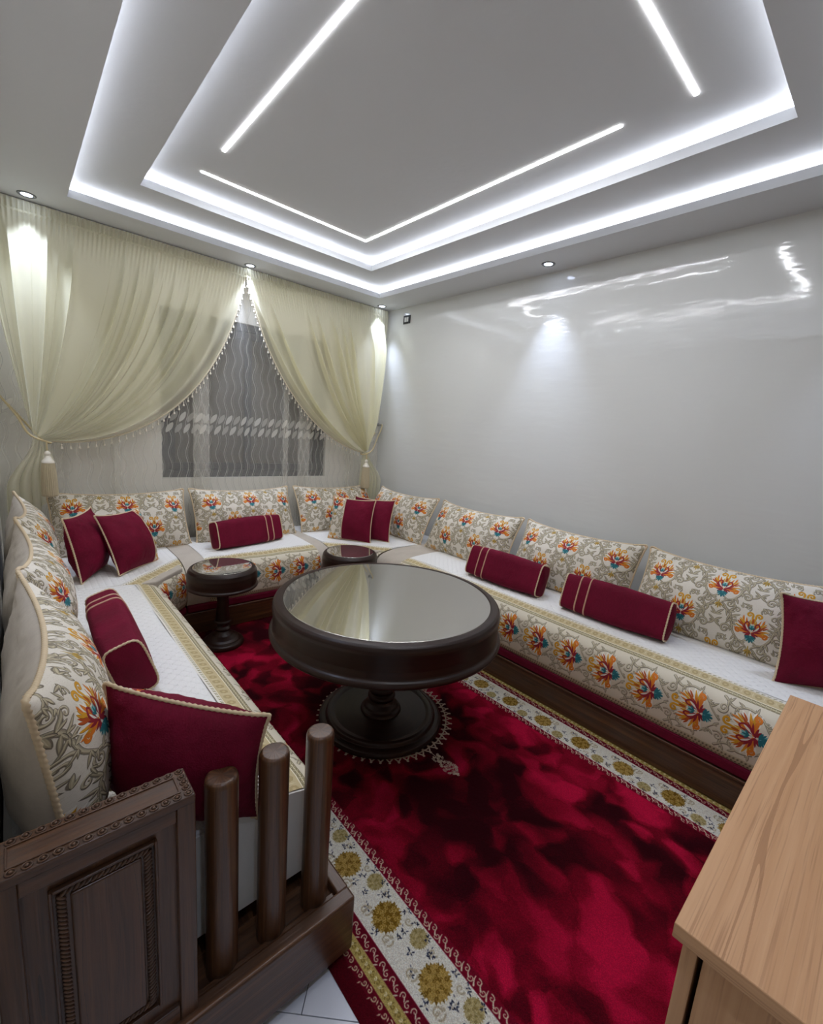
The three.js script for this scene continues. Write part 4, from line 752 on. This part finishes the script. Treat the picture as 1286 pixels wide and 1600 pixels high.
tieback('cream tieback cord with a tassel at the left side of the window', [-2.905, 1.5], [-2.71, 1.215], 1);
tieback('cream tieback cord with a tassel beside the glossy right wall', [-0.012, 1.477], [-0.262, 1.2], -1);
{
  // flat sheer behind: embroidered with wavy threads and a band of leaf lozenges
  const w = 720, h = 1024, TX = 0.36, TY = 2.1;      // tile covers the full height
  const draw = (ctx) => {
    ctx.fillStyle = '#4a4a4a'; ctx.fillRect(0, 0, w, h);
    const S = w / TX, V = h / TY; ctx.save(); ctx.scale(S, V);
    for (let i = -1; i < 7; i++) { ctx.strokeStyle = '#b4b4b4'; ctx.lineWidth = 0.0034; ctx.beginPath(); for (let y = 0; y <= TY; y += 0.01) { const x = (i + 0.5) * 0.06 + 0.012 * Math.sin(y * 2 * Math.PI / 0.21) + 0.003 * Math.sin(y * 9 + i); y ? ctx.lineTo(x, y) : ctx.moveTo(x, y); } ctx.stroke(); ctx.lineWidth = 0.002; ctx.strokeStyle = '#707070'; ctx.beginPath(); for (let y = 0; y <= TY; y += 0.01) { const x = (i + 0.72) * 0.06 + 0.012 * Math.sin(y * 2 * Math.PI / 0.21); y ? ctx.lineTo(x, y) : ctx.moveTo(x, y); } ctx.stroke(); }
    const bandY = TY - (1.37 - 0.46);
    for (const r of [-1, 1]) for (let i = -1; i < 8; i++) for (const s of [-1, 1]) { const x = (i + (r > 0 ? 0.5 : 0)) * 0.06, y = bandY + r * 0.042; leafShape(ctx, x - 0.026 * s, y + 0.04 * s * 0.9, Math.atan2(-s * 0.08, s * 0.052), 0.09, 0.03, (i + r + s) % 2 ? '#d8d8d8' : '#989898'); }
    ctx.restore();
  };
  const alpha = canvasTex(w, h, draw, false, TX, TY);
  const mat = phys({ color: 0xf5f2e8, roughness: 0.75, transmission: 0.35, thickness: 0, transparent: true, alphaMap: alpha, side: THREE.DoubleSide });
  // plan line with folds that double back
  const path = [], folds = [[-2.62, 0.05], [-2.3, 0.04], [-1.745, 0.115], [-1.055, 0.045], [-0.873, 0.11], [-0.4, 0.05]]; let arc = 0;
  const add = (x, z) => { if (path.length) { const q = path[path.length - 1]; arc += Math.hypot(x - q[0], z - q[1]); } path.push([x, z, arc]); };
  let x = -2.905; const zz = (q) => 0.04 + 0.008 * Math.sin(q * 11) + 0.005 * Math.sin(q * 29);
  for (const [c, wd] of [...folds, [99, 0]]) {
    const stop = Math.min(c - wd / 2, -0.02);
    for (; x < stop; x += 0.02) add(x, zz(x));
    if (c > 0) { add(-0.02, zz(-0.02)); break; }
    for (let i = 0; i <= 4; i++) add(lerp(c - wd / 2, c + wd / 2, i / 4), zz(c) + 0.014);
    for (let i = 0; i <= 4; i++) add(lerp(c + wd / 2, c - wd / 2, i / 4), zz(c) + 0.006);
    for (let i = 0; i <= 4; i++) add(lerp(c - wd / 2, c + wd / 2, i / 4), zz(c) - 0.002);
    x = c + wd / 2 + 0.02;
  }
  const n = path.length - 1, g = thing('sheer_curtain', 'flat transparent curtain with wavy threads and leaf band across the window', 'curtain');
  mesh('sheer_cloth', grid(n, 24, (a, b) => { const [px, pz] = path[Math.round(a * n)]; return [px, lerp(0.46, 2.56, b), pz + 0.004 * Math.sin(px * 40 + b * 5)]; }, (a, b) => [path[Math.round(a * n)][2], b * 2.1]), mat, g);
  mesh('curtain_rail', box(-2.905, -0.02, 2.545, 2.569, 0.03, 0.06, 0.004, 'x'), M.white, g);
}

scene.updateMatrixWorld(true);
renderer.render(scene, camera);
